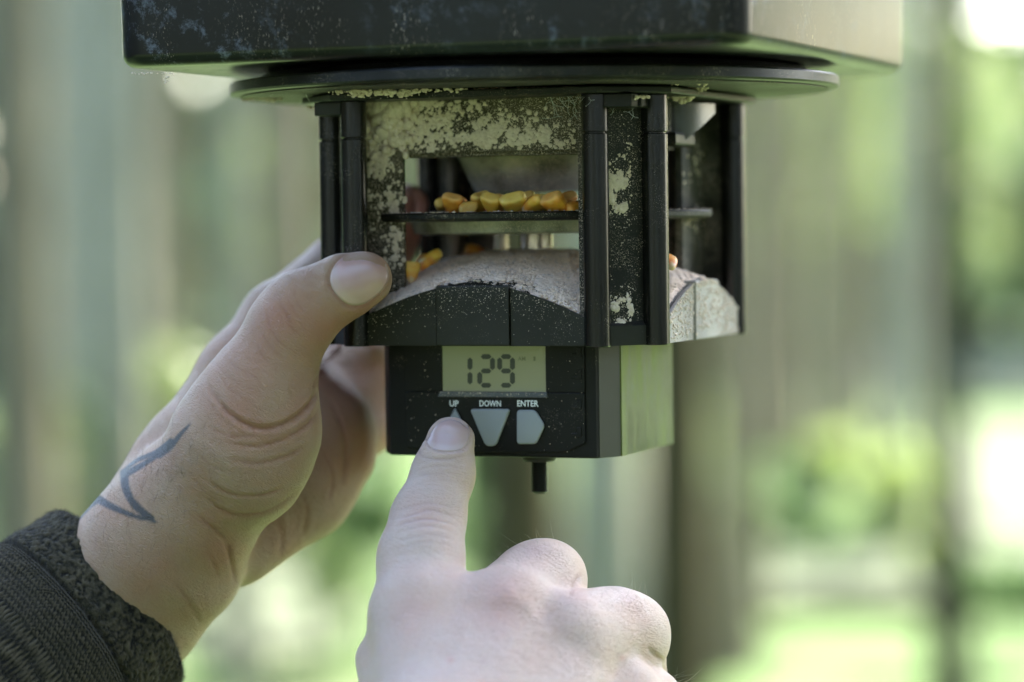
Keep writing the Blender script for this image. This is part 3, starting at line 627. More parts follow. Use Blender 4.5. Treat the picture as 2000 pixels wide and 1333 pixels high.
# thick meal settled on the housing: a sheet that rises above the plastic only where meal lies
def settled():
    nx, ny = 300, 300; xs = np.linspace(-55.5, 55.5, nx); ys = np.linspace(-56.9, 56, ny); X, Y = np.meshgrid(xs, ys, indexing='ij')
    Zt = ztop(X, Y); W3 = Lw(np.stack([X, Y, Zt], -1)); px, py = proj(W3)
    p = np.stack([X / 3.2, Y / 3.2, X * 0], -1); p2 = np.stack([X / .7, Y / .7, X * 0], -1)
    streak = fbm(np.stack([(X + Y * .6) / 2.2, (Y - X * .6) / 16., X * 0 + 4], -1), 3, 31)
    T = .80 + 1.7 * (fbm(p, 4, 11) - .5) + .95 * (fbm(p2, 3, 22) - .5) - 1.15 * np.clip(streak - .56, 0, 1) * 3
    e = np.maximum(np.abs(X) / 56, np.abs(Y) / 56.5)
    front = (Y < -50) & (np.abs(X) < 13.5)
    T = T - np.clip((e - .965) / .035, 0, 1) * .7 - front * .9 * np.clip((-Y - 50.5) / 4, 0, 1) - (Y < -49) * 2.2 * np.clip(fbm(np.stack([X / 5., Y / 2.5, X * 0 + 9], -1), 3, 44) - .45, 0, 1) * np.clip((-Y - 49) / 5, 0, 1)
    T = np.where(in_oct(X, Y) & (np.abs(X) + np.abs(Y) < 92.5), T, -1); T = np.minimum(T, 1.5); Z = Zt + np.where(T > 0, T * .9, T)
    V = np.stack([X, Y, Z], -1).reshape(-1, 3) * .001; idx = np.arange(nx * ny).reshape(nx, ny)
    Q = np.stack([idx[:-1, :-1], idx[1:, :-1], idx[1:, 1:], idx[:-1, 1:]], -1).reshape(-1, 4); Tf = T.ravel(); Q = Q[(Tf[Q] > -.15).any(1)]
    o = link('settled_dust', npmesh('settled_dust', V, Q), M['lit_meal'], feeder, True); o['kind'] = 'stuff'
settled()
items = []
for it in range(15000):    # clumps of meal on the near half of the housing
    x = rng.uniform(-54, 54); y = rng.uniform(-56.3, -18)
    if not in_oct(x, y) or abs(x) + abs(y) > 92 or (y < -52 and abs(x) < 13): continue
    g_ = float(fbm(np.array([x / 5., y / 5., 8.]), 3, 77))
    if rng.random() > (g_ - .38) * 4: continue
    items.append(((x, y, float(ztop(x, y)) + .55), .16 + rng.random() ** 3 * .55, (0, 0, 1)))
blobs(items, 'settled_clumps', .75, 'lit_meal'); items = []
for it in range(5200):     # loose crumbs on the housing and on the aprons below it
    x = rng.uniform(-54, 54); y = rng.uniform(-56.5, -10)
    if not in_oct(x, y) or abs(x) + abs(y) > 92: continue
    items.append(((x, y, float(ztop(x, y)) + .5), .12 + rng.random() ** 4 * .7, (0, 0, 1)))
for it in range(1500):
    x = rng.uniform(-36, 37); tp = float(ztop(x, -56)); z_ = tp - abs(rng.normal()) * 5
    if rng.random() < .6 and not -14 < x < 24: continue
    if z_ < -37: continue
    yy = -58.55 if -11 < x < 12 else -57.65; items.append(((x, yy, z_), .03 + rng.random() ** 3 * .12, (0, -1, 0)))
for it in range(1600):      # meal clinging to the right hand apron
    y = rng.uniform(-37, 38); tp = float(ztop(56, y)); z_ = tp - rng.random() ** 1.5 * 16
    if z_ < -37.4: continue
    items.append(((57.75 if not -12 < y < 12.5 else 58.5, y, z_), .1 + rng.random() ** 3 * .45, (1, 0, 0)))
for it in range(900):      # rim of the spinner plate
    a = rng.uniform(0, 2 * PI); rr = rng.uniform(52, 57.6); items.append(((rr * math.cos(a), rr * math.sin(a), 3.9), .12 + rng.random() ** 3 * .4, (0, 0, 1)))
for it in range(160):      # crumbs along the screen lip
    x = rng.uniform(x0 - 1, x1); items.append(((x, FY - .45, zb - .1 - abs(rng.normal()) * .5), .05 + rng.random() ** 3 * .16, (0, -1, 0)))
for it in range(420):
    px = rng.uniform(792, 1140); py = rng.uniform(690, 884)
    if 862 < px < 1066 and py < 770 or 870 < px < 1070 and 778 < py < 870: continue
    x, z_ = onp(px, py, FY - .02); 
    items.append(((x, FY - .02, z_), .03 + rng.random() ** 5 * .16, (0, -1, 0)))
blobs(items, 'dust_crumbs', .6)

def cobweb(n, cx, cy, sx, sy, yl, ln, seed):
    r = np.random.default_rng(seed); V, Fc = [], []
    for _ in range(n):
        px, py = cx + r.normal() * sx, cy + r.normal() * sy; a = r.uniform(0, 2 * PI); k = len(V)
        for q in range(6):
            x, z_ = onp(px, py, yl); c = np.array([x, yl - r.random() * .4, z_]); w_ = .045
            V += [c + np.array([w_, 0, 0]), c + np.array([-w_ * .5, w_, w_]), c + np.array([-w_ * .5, -w_, -w_])]; a += r.normal() * .5; px += math.cos(a) * ln / 5; py += math.sin(a) * ln / 5
        for q in range(5):
            b0 = k + q * 3; Fc += [[b0, b0 + 1, b0 + 4, b0 + 3], [b0 + 1, b0 + 2, b0 + 5, b0 + 4], [b0 + 2, b0, b0 + 3, b0 + 5]]
    o = link('cobweb', npmesh('cobweb', np.array(V) * .001, np.array(Fc)), M['white'], feeder); o['kind'] = 'stuff'
cobweb(12, 1075, 190, 14, 9, -45.6, 34, 1); cobweb(12, 1112, 205, 14, 14, -46, 40, 2); cobweb(8, 1228, 205, 10, 10, -52, 34, 3); cobweb(10, 560, 155, 22, 6, -60, 45, 4); cobweb(5, 1150, 190, 6, 8, -62, 16, 5)

# ================================================================== corn kernels
def kernel_mesh(seed):
    r = np.random.default_rng(seed); bm = bmesh.new(); bmesh.ops.create_icosphere(bm, subdivisions=3, radius=1)
    for v in bm.verts:
        x, y, z = v.co; t = (y + 1) / 2; wd = .55 + .5 * t; wd *= 1 if t < .8 else 1 - (t - .8) * .5
        yy = y if y < .55 else .55 + (y - .55) * .55
        x, z = [math.copysign(abs(q) ** .72, q) for q in (x, z)]; y = math.copysign(abs(y) ** .85, y); wd = .42 + .62 * min(1, (y + 1) / 1.5); yy = y if y < .55 else .55 + (y - .55) * .5
        d = .22 * math.exp(-(x * x * 5 + (z * 1.6) ** 2)) if y > .5 else 0
        k = 1 + .08 * (float(vnoise(np.array([x * 2, y * 2, z * 2 + seed]), seed)) - .5)
        v.co = Vector((x * wd * 4.0 * k, (yy - d) * 5.4, z * 2.1 * (.8 + .35 * t) * k)) * .001
    me = bpy.data.meshes.new('corn_kernel'); bm.to_mesh(me); bm.free(); me.polygons.foreach_set("use_smooth", [True] * len(me.polygons)); return me
def corn_mat(name, a, b_, tip):
    m = mat(name, a, .5); b = m.node_tree.nodes["Principled BSDF"]; tc = N(m, "ShaderNodeTexCoord"); sx = N(m, "ShaderNodeSeparateXYZ"); lk(m, tc.outputs["Generated"], sx.inputs[0])
    n = N(m, "ShaderNodeTexNoise", i_Scale=3.5, i_Detail=4.0); lk(m, tc.outputs["Generated"], n.inputs[0]); v = math_(m, 'ADD', sx.outputs[1], math_(m, 'MULTIPLY_ADD', n.outputs[0], .5, -.25))
    lk(m, ramp(m, v, [(.1, tip), (.3, b_), (.6, a), (.8, tuple(.5 * (p + q) for p, q in zip(a, b_))), (1.0, tuple(.8 * p + .2 * q for p, q in zip(a, (.8, .7, .45))))]), b.inputs["Base Color"])
    b.inputs["Subsurface Weight"].default_value = .12; b.inputs["Subsurface Scale"].default_value = .002; b.inputs["Coat Weight"].default_value = .15; return m
CM = [corn_mat('golden_corn', (.82, .50, .06), (.78, .33, .03), (.65, .5, .3)), corn_mat('orange_corn', (.80, .38, .04), (.60, .16, .015), (.6, .42, .22)), corn_mat('yellow_corn', (.82, .55, .08), (.78, .38, .04), (.7, .58, .35))]
KM = []
for k in range(6):
    me = kernel_mesh(k + 3); me.materials.append(CM[k % 3]); KM.append(me)
def kernel(px, py, yl, rot, k, label, s=1.0):
    x, z_ = onp(px, py, yl); p = Lw(np.array([x, yl, z_])); o = link('corn_kernel', KM[k % 6]); o.location = p; o.rotation_euler = rot; o.scale = (s * .92,) * 3
    tag(o, label, 'corn kernel', 'corn kernels in the feeder'); return o
R_ = math.radians
kernel(866, 399, -40, (R_(20), R_(14), R_(200)), 2, 'yellow kernel at the far left end of the row on the spinner plate', 0.95)
kernel(884, 399, -45, (R_(55), R_(-14), R_(165)), 4, 'dark orange kernel second from the left end of the plate row', 1.00)
kernel(913, 405, -46, (R_(-5), R_(14), R_(190)), 0, 'flat kernel showing its pale crown between dark orange and golden kernels', 0.90)
kernel(961, 399, -46, (R_(48), R_(-14), R_(150)), 3, 'golden kernel with a light glint lying under the left funnel edge', 1.05)
kernel(1004, 399, -46, (R_(38), R_(14), R_(182)), 2, 'broadest yellow kernel under the middle of the funnel', 1.20)
kernel(1046, 399, -46, (R_(25), R_(-14), R_(232)), 3, 'slanting amber kernel right of the broadest yellow one', 1.05)
kernel(1087, 399, -47, (R_(40), R_(14), R_(140)), 1, 'large orange kernel with floury white cheek on the plate', 1.20)
kernel(1120, 405, -44, (R_(-8), R_(-14), R_(120)), 4, 'flat orange kernel wedged against the right window edge', 1.00)
kernel(938, 396, -40, (R_(60), R_(14), R_(215)), 2, 'yellow kernel lying behind the glinting golden one', 1.00)
kernel(982, 399, -38, (R_(35), R_(-14), R_(160)), 4, 'orange kernel in the shadow behind the row, under the funnel', 1.00)
kernel(1026, 396, -38, (R_(55), R_(14), R_(200)), 0, 'amber kernel deep under the funnel between two front kernels', 1.00)
kernel(1066, 399, -38, (R_(32), R_(-14), R_(170)), 5, 'yellow kernel deep under the funnel behind the floury one', 1.00)
kernel(1106, 396, -38, (R_(50), R_(14), R_(210)), 1, 'dark kernel tucked behind the right end of the row', 1.00)
kernel(900, 399, -38, (R_(30), R_(-14), R_(140)), 4, 'brown orange kernel behind the pale crowned one', 0.95)
kernel(840, 506, -34, (R_(20), R_(-30), R_(-60)), 2, 'yellow kernel leaning on the dusty housing left of its crest', 1.0)
kernel(826, 514, -36, (R_(40), R_(10), R_(-50)), 1, 'amber kernel lying under the leaning yellow one on the housing', .9)
kernel(804, 529, -41, (R_(78), R_(5), R_(10)), 0, 'small blunt kernel at the left window edge on the housing', .85)
kernel(930, 491, 5, (R_(15), R_(0), R_(80)), 1, 'blurred orange kernel behind the housing crest near the thin screw')
kernel(1307, 512, -28, (R_(30), R_(20), R_(20)), 1, 'blurred orange kernel peeping past the second front column', .9)

# ================================================================== hands: one smooth surface each, grown from tapered round limbs
def smin(a, b, k):
    h = np.clip(.5 + .5 * (b - a) / k, 0, 1); return b * (1 - h) + a * h - k * h * (1 - h)
class Field:
    def __init__(s, lo, hi, vox):
        s.lo = np.array(lo); s.vox = vox; s.n = np.ceil((np.array(hi) - s.lo) / vox).astype(int) + 1
        ax = [s.lo[i] + vox * np.arange(s.n[i]) for i in range(3)]; s.ax = ax; s.D = np.full(s.n, 1e3, np.float32)
    def cone(s, a, b, ra, rb, ky=1.0, blend=3.0, sub=False, D=None):
        D = s.D if D is None else D; a = np.asarray(a, float); b = np.asarray(b, float); m_ = max(ra, rb) * max(1, ky) + 14 + blend
        sl = []
        for i in range(3):
            i0 = int(max(0, (min(a[i], b[i]) - m_ - s.lo[i]) / s.vox)); i1 = int(min(s.n[i], (max(a[i], b[i]) + m_ - s.lo[i]) / s.vox + 2))
            if i1 <= i0: return
            sl.append(slice(i0, i1))
        X = s.ax[0][sl[0]][:, None, None]; Y = s.ax[1][sl[1]][None, :, None]; Z = s.ax[2][sl[2]][None, None, :]
        ab = b - a; L2 = ab @ ab + 1e-9; t = np.clip(((X - a[0]) * ab[0] + (Y - a[1]) * ab[1] + (Z - a[2]) * ab[2]) / L2, 0, 1)
        dx, dy, dz = X - a[0] - t * ab[0], (Y - a[1] - t * ab[1]) / ky, Z - a[2] - t * ab[2]
        d = np.sqrt(dx * dx + dy * dy + dz * dz) - (ra + (rb - ra) * t); sl = tuple(sl)
        if sub: D[sl] = -smin(-D[sl], d, blend)
        else: D[sl] = smin(D[sl], d.astype(np.float32), blend)
    def surface(s):
        D = s.D; sg = D < 0; nx, ny, nz = D.shape; cid = -np.ones((nx - 1, ny - 1, nz - 1), np.int64)
        c = [sg[i:nx - 1 + i, j:ny - 1 + j, k:nz - 1 + k] for i in (0, 1) for j in (0, 1) for k in (0, 1)]
        any_ = np.logical_or.reduce(c); all_ = np.logical_and.reduce(c); act = any_ & ~all_; ijk = np.argwhere(act); cid[act] = np.arange(len(ijk))
        acc = np.zeros((len(ijk), 3)); cnt = np.zeros(len(ijk)); off = [(i, j, k) for i in (0, 1) for j in (0, 1) for k in (0, 1)]
        for a in range(8):
            for b in range(a + 1, 8):
                if sum(abs(off[a][q] - off[b][q]) for q in range(3)) != 1: continue
                pa = ijk + off[a]; pb = ijk + off[b]; da = D[tuple(pa.T)].astype(float); db = D[tuple(pb.T)].astype(float); mk = (da < 0) != (db < 0)
                t = np.where(mk, da / np.where(mk, da - db, 1), 0)[:, None]; acc += np.where(mk[:, None], pa + (pb - pa) * t, 0); cnt += mk
        V = s.lo + acc / cnt[:, None] * s.vox; Q = []
        for ax in range(3):
            e = [0, 0, 0]; e[ax] = 1; sl0 = tuple(slice(1, n - 1) if i != ax else slice(0, n - 1) for i, n in enumerate(D.shape)); A = sg[sl0]
            sl1 = tuple(slice(1, n - 1) if i != ax else slice(1, n) for i, n in enumerate(D.shape)); B = sg[sl1]; idx = np.argwhere(A != B); idx = idx + [1 if i != ax else 0 for i in range(3)]
            u, v = [(1, 2), (2, 0), (0, 1)][ax]; du = np.eye(3, dtype=int)[u]; dv = np.eye(3, dtype=int)[v]
            q = np.stack([cid[tuple((idx - du - dv).T)], cid[tuple((idx - dv).T)], cid[tuple(idx.T)], cid[tuple((idx - du).T)]], 1)
            fl = sg[tuple(idx.T)]; q[~fl] = q[~fl][:, ::-1]; Q.append(q[(q >= 0).all(1)])
        return V, np.concatenate(Q)
def smooth_mesh(V, Q, it=3, lam=.5):
    E = np.concatenate([Q[:, [0, 1]], Q[:, [1, 2]], Q[:, [2, 3]], Q[:, [3, 0]]]); n = len(V); deg = np.bincount(E.ravel(), minlength=n).astype(float)[:, None]
    for _ in range(it):
        S = np.zeros_like(V)
        for a, b in ((0, 1), (1, 0)):
            for c in range(3): S[:, c] += np.bincount(E[:, a], weights=V[E[:, b], c], minlength=n)
        V = V * (1 - lam) + S / deg * lam
    return V
def vnormals(V, Q):
    n = np.cross(V[Q[:, 2]] - V[Q[:, 0]], V[Q[:, 3]] - V[Q[:, 1]]); N_ = np.zeros_like(V)
    for k in range(4):
        for c in range(3): N_[:, c] += np.bincount(Q[:, k], weights=n[:, c], minlength=len(V))
    return N_ / (np.linalg.norm(N_, axis=1)[:, None] + 1e-12)
def catmull(pts, n=8):
    p = [np.array(q, float) for q in pts]; p = [2 * p[0] - p[1]] + p + [2 * p[-1] - p[-2]]; out = []
    for i in range(1, len(p) - 2):
        for t in np.linspace(0, 1, n, endpoint=False):
            out.append(.5 * (2 * p[i] + (p[i + 1] - p[i - 1]) * t + (2 * p[i - 1] - 5 * p[i] + 4 * p[i + 1] - p[i + 2]) * t * t + (3 * p[i] - p[i - 1] - 3 * p[i + 1] + p[i + 2]) * t ** 3))
    out.append(p[-2]); return np.array(out)
def polydist(px, py, line):
    """distance in photo pixels to a polyline, and how far along it (0..1)"""
    best = np.full(px.shape, 1e9); al = np.zeros(px.shape); n = len(line) - 1
    for i in range(n):
        a, b = line[i], line[i + 1]; d = b - a; t = np.clip(((px - a[0]) * d[0] + (py - a[1]) * d[1]) / (d @ d + 1e-9), 0, 1)
        dist = np.hypot(px - a[0] - t * d[0], py - a[1] - t * d[1]); m_ = dist < best; best[m_] = dist[m_]; al[m_] = ((i + t) / n)[m_]
    return best, al
def PM(px, py, Y): return P(px, py, Y) * 1000
def make_hand(name, prims, lo, hi, vox, creases, spots, marks, base, label, smoothit=3, bumps=(), axis=-.9, beds=()):
    fd = Field(lo, hi, vox)
    for grp in prims:
        D = np.full(fd.n, 1e3, np.float32)
        for (a, b, ra, rb, ky, bl) in grp['c']: fd.cone(PM(*a), PM(*b), ra, rb, ky, bl, D=D)
        fd.D = smin(fd.D, D, grp['k'])
    V, Q = fd.surface(); V = smooth_mesh(V, Q, smoothit); 

    Nn = vnormals(V, Q); px, py = proj(V * .001); view = (V * .001 - EYE); view /= np.linalg.norm(view, axis=1)[:, None]; facing = np.clip(-(Nn * view).sum(1) * 3, 0, 1)
    dsp = np.zeros(len(V)); col = np.zeros((len(V), 4)); col[:, 3] = 1
    for (pts, wd, dep, lip) in creases:
        ln = catmull(pts); m_ = (px > ln[:, 0].min() - 60) & (px < ln[:, 0].max() + 60) & (py > ln[:, 1].min() - 60) & (py < ln[:, 1].max() + 60) & (facing > 0)
        if not m_.any(): continue
        d, al = polydist(px[m_], py[m_], ln); env = np.clip(np.minimum(al, 1 - al) * 5, 0, 1); x = d / wd
        x = x * (1.25 if dep > 0 else 1)
        dsp[m_] += .70 * (-dep * np.exp(-x * x) + .5 * lip * np.exp(-((x - 2.4) / 1.3) ** 2)) * env * facing[m_]
        col[m_, 2] += .9 * np.exp(-(d / (wd * .8)) ** 2) * env * min(1, dep / .5)  # creases darkened: their shade put into the tint
    for (cx, cy, sx, sy, h) in bumps: dsp += h * np.exp(-((px - cx) / sx) ** 2 - ((py - cy) / sy) ** 2) * facing
    for (cx, cy, an, hl, hw) in beds:     # nail bed, the fold of skin round it and a painted shadow line
        u = ((px - cx) * math.cos(an) + (py - cy) * math.sin(an)) / hl; v = (-(px - cx) * math.sin(an) + (py - cy) * math.cos(an)) / hw; rho = (np.abs(u) ** 2.6 + np.abs(v) ** 2.6) ** (1 / 2.6)
        side = 1 - np.clip((u - .45) / .35, 0, 1); dsp += facing * (.42 * np.exp(-((rho - 1.2) / .13) ** 2) * side - .38 * np.clip((1.08 - rho) / .12, 0, 1)); col[:, 2] += .9 * np.exp(-((rho - 1.05) / .05) ** 2) * side
    for (cx, cy, s, amt) in spots: col[:, 0] += amt * np.exp(-((px - cx) ** 2 + (py - cy) ** 2) / s ** 2)
    for (pts, w0, w1) in marks:
        ln = catmull(pts, 4); d, al = polydist(px, py, ln); wd = 1.05 * (w0 + (w1 - w0) * al); col[:, 1] = np.maximum(col[:, 1], np.clip((wd - d) / 3 + .5, 0, 1) * (facing > .001))
    dsp += .28 * (fbm(V / 7., 3, 50) - .5) + .10 * (fbm(V / 1.7, 2, 51) - .5)
    V = V + Nn * dsp[:, None]; V = smooth_mesh(V, Q, 1, .35)
    me = npmesh(name, V * .001, Q); me.polygons.foreach_set("use_smooth", [True] * len(me.polygons))
    ca = me.color_attributes.new('tint', 'FLOAT_COLOR', 'POINT'); ca.data.foreach_set('color', np.clip(col, 0, 1).astype(np.float32).ravel())
    uv = me.attributes.new('skinuv', 'FLOAT_VECTOR', 'POINT'); ca_, sa_ = math.cos(axis), math.sin(axis); al_ = (px * ca_ + py * sa_) / 6.3; ac_ = (-px * sa_ + py * ca_) / 6.3
    uv.data.foreach_set('vector', np.stack([al_, ac_, V[:, 1]], 1).astype(np.float32).ravel())
    o = link(name, me, base); tag(o, label, 'hand')
    bvh = BVHTree.FromPolygons([tuple(v) for v in V * .001], [tuple(int(i) for i in q) for q in Q]); return o, bvh
def skin(name, c, red, deep, spotc, sssr=.0022):
    m = mat(name, c, .47); b = m.node_tree.nodes["Principled BSDF"]; at = N(m, "ShaderNodeVertexColor", layer_name='tint'); sp = N(m, "ShaderNodeSeparateColor"); lk(m, at.outputs[0], sp.inputs[0])
    tc = N(m, "ShaderNodeTexCoord"); n = N(m, "ShaderNodeTexNoise", i_Scale=60.0, i_Detail=5.0, i_Roughness=.6); lk(m, tc.outputs["Object"], n.inputs[0])
    n2 = N(m, "ShaderNodeTexNoise", i_Scale=420.0, i_Detail=5.0, i_Roughness=.7); lk(m, tc.outputs["Object"], n2.inputs[0])
    x = mixc(m, ramp(m, n.outputs[0], [(.38, (0, 0, 0)), (.68, (.7, .7, .7))]), c, red)
    x = mixc(m, ramp(m, n2.outputs[0], [(.45, (0, 0, 0)), (.75, (.35, .35, .35))]), x, spotc)
    x = mixc(m, sp.outputs[0], x, deep); x = mixc(m, math_(m, 'MULTIPLY', sp.outputs[2], .45), x, tuple(v * .55 for v in deep))
    x = mixc(m, math_(m, 'MULTIPLY', sp.outputs[1], .88), x, (.035, .046, .05)); lk(m, x, b.inputs["Base Color"])
    b.inputs["Subsurface Weight"].default_value = .22; b.inputs["Subsurface Radius"].default_value = (1, .42, .22); b.inputs["Subsurface Scale"].default_value = sssr; b.inputs["Specular IOR Level"].default_value = .42
    v = N(m, "ShaderNodeTexVoronoi", feature='DISTANCE_TO_EDGE', i_Scale=1150.0); 
    wr = N(m, "ShaderNodeTexNoise", i_Scale=500.0, i_Detail=2.0); lk(m, tc.outputs["Object"], wr.inputs[0]); va = N(m, "ShaderNodeVectorMath", operation='MULTIPLY_ADD'); lk(m, wr.outputs["Color"], va.inputs[0]); va.inputs[1].default_value = (.0012,) * 3; lk(m, tc.outputs["Object"], va.inputs[2]); lk(m, va.outputs[0], v.inputs["Vector"])
    n3 = N(m, "ShaderNodeTexNoise", i_Scale=1400.0, i_Detail=5.0, i_Roughness=.7); lk(m, tc.outputs["Object"], n3.inputs[0])
    ua = N(m, "ShaderNodeAttribute", attribute_name='skinuv'); wk = []
    for sc_, wt, rotz in (((1.15, .22, .3), 2.6, .12), ((2.2, .5, .5), 1.5, -.5), ((.5, 1.5, .5), .8, .4)):
        mp = N(m, "ShaderNodeMapping"); lk(m, ua.outputs["Vector"], mp.inputs[0]); mp.inputs["Scale"].default_value = sc_; mp.inputs["Rotation"].default_value = (0, 0, rotz)
        nn = N(m, "ShaderNodeTexNoise", i_Scale=1.0, i_Detail=3.0, i_Roughness=.55, i_Distortion=.5); lk(m, mp.outputs[0], nn.inputs[0]); wk.append(math_(m, 'MULTIPLY', math_(m, 'MINIMUM', math_(m, 'ABSOLUTE', math_(m, 'SUBTRACT', nn.outputs[0], .5)), .06), wt * 17))
    wsum = math_(m, 'ADD', math_(m, 'ADD', wk[0], wk[1]), wk[2])
    hgt = math_(m, 'ADD', wsum, math_(m, 'ADD', math_(m, 'MULTIPLY', math_(m, 'MINIMUM', v.outputs["Distance"], .12), 4.0), math_(m, 'MULTIPLY', n3.outputs[0], .9))); bp = N(m, "ShaderNodeBump", i_Strength=.6, i_Distance=.00026)
    lk(m, hgt, bp.inputs["Height"]); lk(m, bp.outputs[0], b.inputs["Normal"]); return m
SK_T = skin('darker_skin', (.37, .245, .150), (.36, .185, .108), (.37, .13, .08), (.27, .165, .095))
SK_P = skin('paler_lit_skin', (.56, .425, .335), (.55, .365, .275), (.53, .30, .235), (.48, .35, .28))  # paler skin: the brighter light on this upturned hand put into colour
NAILM = mat('nail', (.62, .44, .37), .32, Subsurface_Weight=.2, Subsurface_Scale=.002)
def nail_mat(name, c, pale, sc):
    m = mat(name, c, .30); b = m.node_tree.nodes["Principled BSDF"]; tc = N(m, "ShaderNodeTexCoord"); n = N(m, "ShaderNodeTexNoise", i_Scale=120.0, i_Detail=3.0); lk(m, tc.outputs["Object"], n.inputs[0])
    at = N(m, "ShaderNodeVertexColor", layer_name='tint'); sp = N(m, "ShaderNodeSeparateColor"); lk(m, at.outputs[0], sp.inputs[0])
    x = mixc(m, ramp(m, n.outputs[0], [(.35, (0, 0, 0)), (.7, (.6, .6, .6))]), c, tuple(v * .9 for v in c)); x = mixc(m, sp.outputs[0], x, pale); lk(m, x, b.inputs["Base Color"]); b.inputs["Subsurface Weight"].default_value = .2; b.inputs["Subsurface Scale"].default_value = .002; return m
def nail(hand, bvh, cx, cy, ax, hl, hw, mt, lun=True, ex=2.6, lift=.38, tipdir=1):
    """nail plate laid on the finger: centre px, direction of the finger (deg), half length, half width in px"""
    ca, sa = math.cos(ax), math.sin(ax); nr, na = 12, 48; V, colr = [], []
    for i in range(nr + 1):
        rho = i / nr
        for j in range(na):
            t = 2 * PI * j / na; c, s_ = math.cos(t), math.sin(t); q = (abs(c) ** ex + abs(s_) ** ex) ** (-1 / ex); u, v = c * q * rho, s_ * q * rho
            px = cx + ca * u * hl - sa * v * hw; py = cy + sa * u * hl + ca * v * hw; d = ray(px, py); dv = Vector(d).normalized(); hit = bvh.ray_cast(Vector(EYE), dv)
            if hit[0] is None: hit = bvh.find_nearest(Vector(P(px, py, 880)))
            p, n = np.array(hit[0]), np.array(hit[1]); n = n if n @ np.array(dv) < 0 else -n
            h = lift * (1 - rho ** 5) - .12 + .10 * (1 - v * v); V.append((p - np.array(dv) * h * .001)); colr.append((min(1, max(0, (u * tipdir - .86) * 9)) if True else 0) if True else 0)
            if lun: colr[-1] = max(colr[-1], .55 * min(1, max(0, (-.62 - u * tipdir - .35 * v * v * -1) * 6)))
    Vn = np.array(V); Fq = [[i * na + j, (i + 1) * na + j, (i + 1) * na + (j + 1) % na, i * na + (j + 1) % na] for i in range(nr) for j in range(na)]
    # even out the curve of the plate
    G_ = Vn.reshape(nr + 1, na, 3)
    for _ in range(6): G_[1:-1] = .5 * G_[1:-1] + .125 * (G_[:-2] + G_[2:] + np.roll(G_, 1, 1)[1:-1] + np.roll(G_, -1, 1)[1:-1]); G_[0] = G_[1].mean(0)
    me = npmesh('fingernail', G_.reshape(-1, 3), np.array(Fq)); at = me.color_attributes.new('tint', 'FLOAT_COLOR', 'POINT')
    at.data.foreach_set('color', np.repeat(np.array(colr, np.float32)[:, None], 4, 1).ravel()); o = link('fingernail', me, mt, hand, True)
    md = o.modifiers.new('thick', 'SOLIDIFY'); md.thickness = .0003; md.offset = 0; return o
def hairs(hand, bvh, spots, n, mt, ln, seed=1, name='hair'):
    r = np.random.default_rng(seed); V, Fc = [], []
    for _ in range(n):
        (cx, cy, s, ang) = spots[r.integers(len(spots))]; px, py = cx + r.normal() * s, cy + r.normal() * s; hit = bvh.ray_cast(Vector(EYE), Vector(ray(px, py)).normalized())
        if hit[0] is None: continue
        p = np.array(hit[0]); nn = np.array(hit[1]); nn = nn if nn @ (p - EYE) < 0 else -nn; a = ang + r.normal() * .35; d = RC @ np.array([math.cos(a), -math.sin(a), 0]); d = d - nn * (d @ nn) * .8 + nn * .35; d /= np.linalg.norm(d)
        L_ = ln * r.uniform(.5, 1.2); sd = np.cross(d, nn); sd /= np.linalg.norm(sd) + 1e-9; w_ = .00004; cv = nn * r.uniform(-.2, .25) + sd * r.normal() * .25; k = len(V)
        for t in (0, .35, .7, 1):
            c = p + d * L_ * t + cv * L_ * t * t; V += [c - sd * w_ * (1 - t * .8), c + sd * w_ * (1 - t * .8), c + nn * w_ * (1 - t * .8)]
        for q in range(3):
            b0 = k + q * 3; Fc += [[b0, b0 + 1, b0 + 4, b0 + 3], [b0 + 1, b0 + 2, b0 + 5, b0 + 4], [b0 + 2, b0, b0 + 3, b0 + 5]]
    o = link(name, npmesh(name, np.array(V), np.array(Fc)), mt, hand); o['kind'] = 'stuff'; return o

# ---- left hand: thumb on the front post, fingers round the back of the feeder
thumb = {'k': 9.0, 'c': [((712, 545, 889), (668, 562, 889), 8.6, 9.6, .85, 3), ((668, 562, 889), (590, 606, 888), 9.6, 11.6, .9, 4), ((590, 606, 888), (558, 650, 888), 11.6, 11.9, 1, 5),
     ((558, 650, 888), (505, 775, 890), 11.6, 15.5, 1, 6), ((505, 775, 890), (470, 860, 893), 17, 20.5, .9, 8), ((470, 860, 893), (395, 985, 902), 20.5, 19.5, .9, 8), ((548, 850, 890), (500, 930, 893), 10.5, 12.5, 1, 10)]}
wrist = {'k': 9.0, 'c': [((365, 985, 905), (240, 1155, 915), 21, 21.5, .85, 8), ((290, 1066, 906), (132, 1250, 925), 21, 23.5, .85, 8), ((345, 1095, 912), (240, 1190, 918), 22, 22, .8, 8), ((240, 1190, 918), (60, 1330, 935), 24, 27, .8, 8)]}
palm = {'k': 6.0, 'c': [((340, 900, 925), (470, 730, 938), 12, 13, 1, 8), ((470, 730, 938), (545, 625, 948), 13, 12, 1, 6), ((300, 960, 918), (360, 880, 922), 13, 12, 1, 8),
     ((420, 1050, 930), (560, 930, 940), 16, 17, 1, 10), ((560, 930, 940), (650, 830, 948), 16, 13.5, 1, 8), ((470, 1060, 932), (600, 960, 942), 13, 14, 1, 8), ((600, 960, 942), (662, 895, 948), 14, 12, 1, 6),
     ((460, 900, 935), (580, 780, 952), 14, 15, 1, 10)]}
f_index = {'k': 5, 'c': [((545, 625, 948), (655, 520, 975), 12, 10, 1, 4), ((655, 520, 975), (765, 480, 990), 9.6, 8.4, 1, 3), ((765, 480, 990), (795, 400, 986), 8.4, 7.2, 1, 3)]}
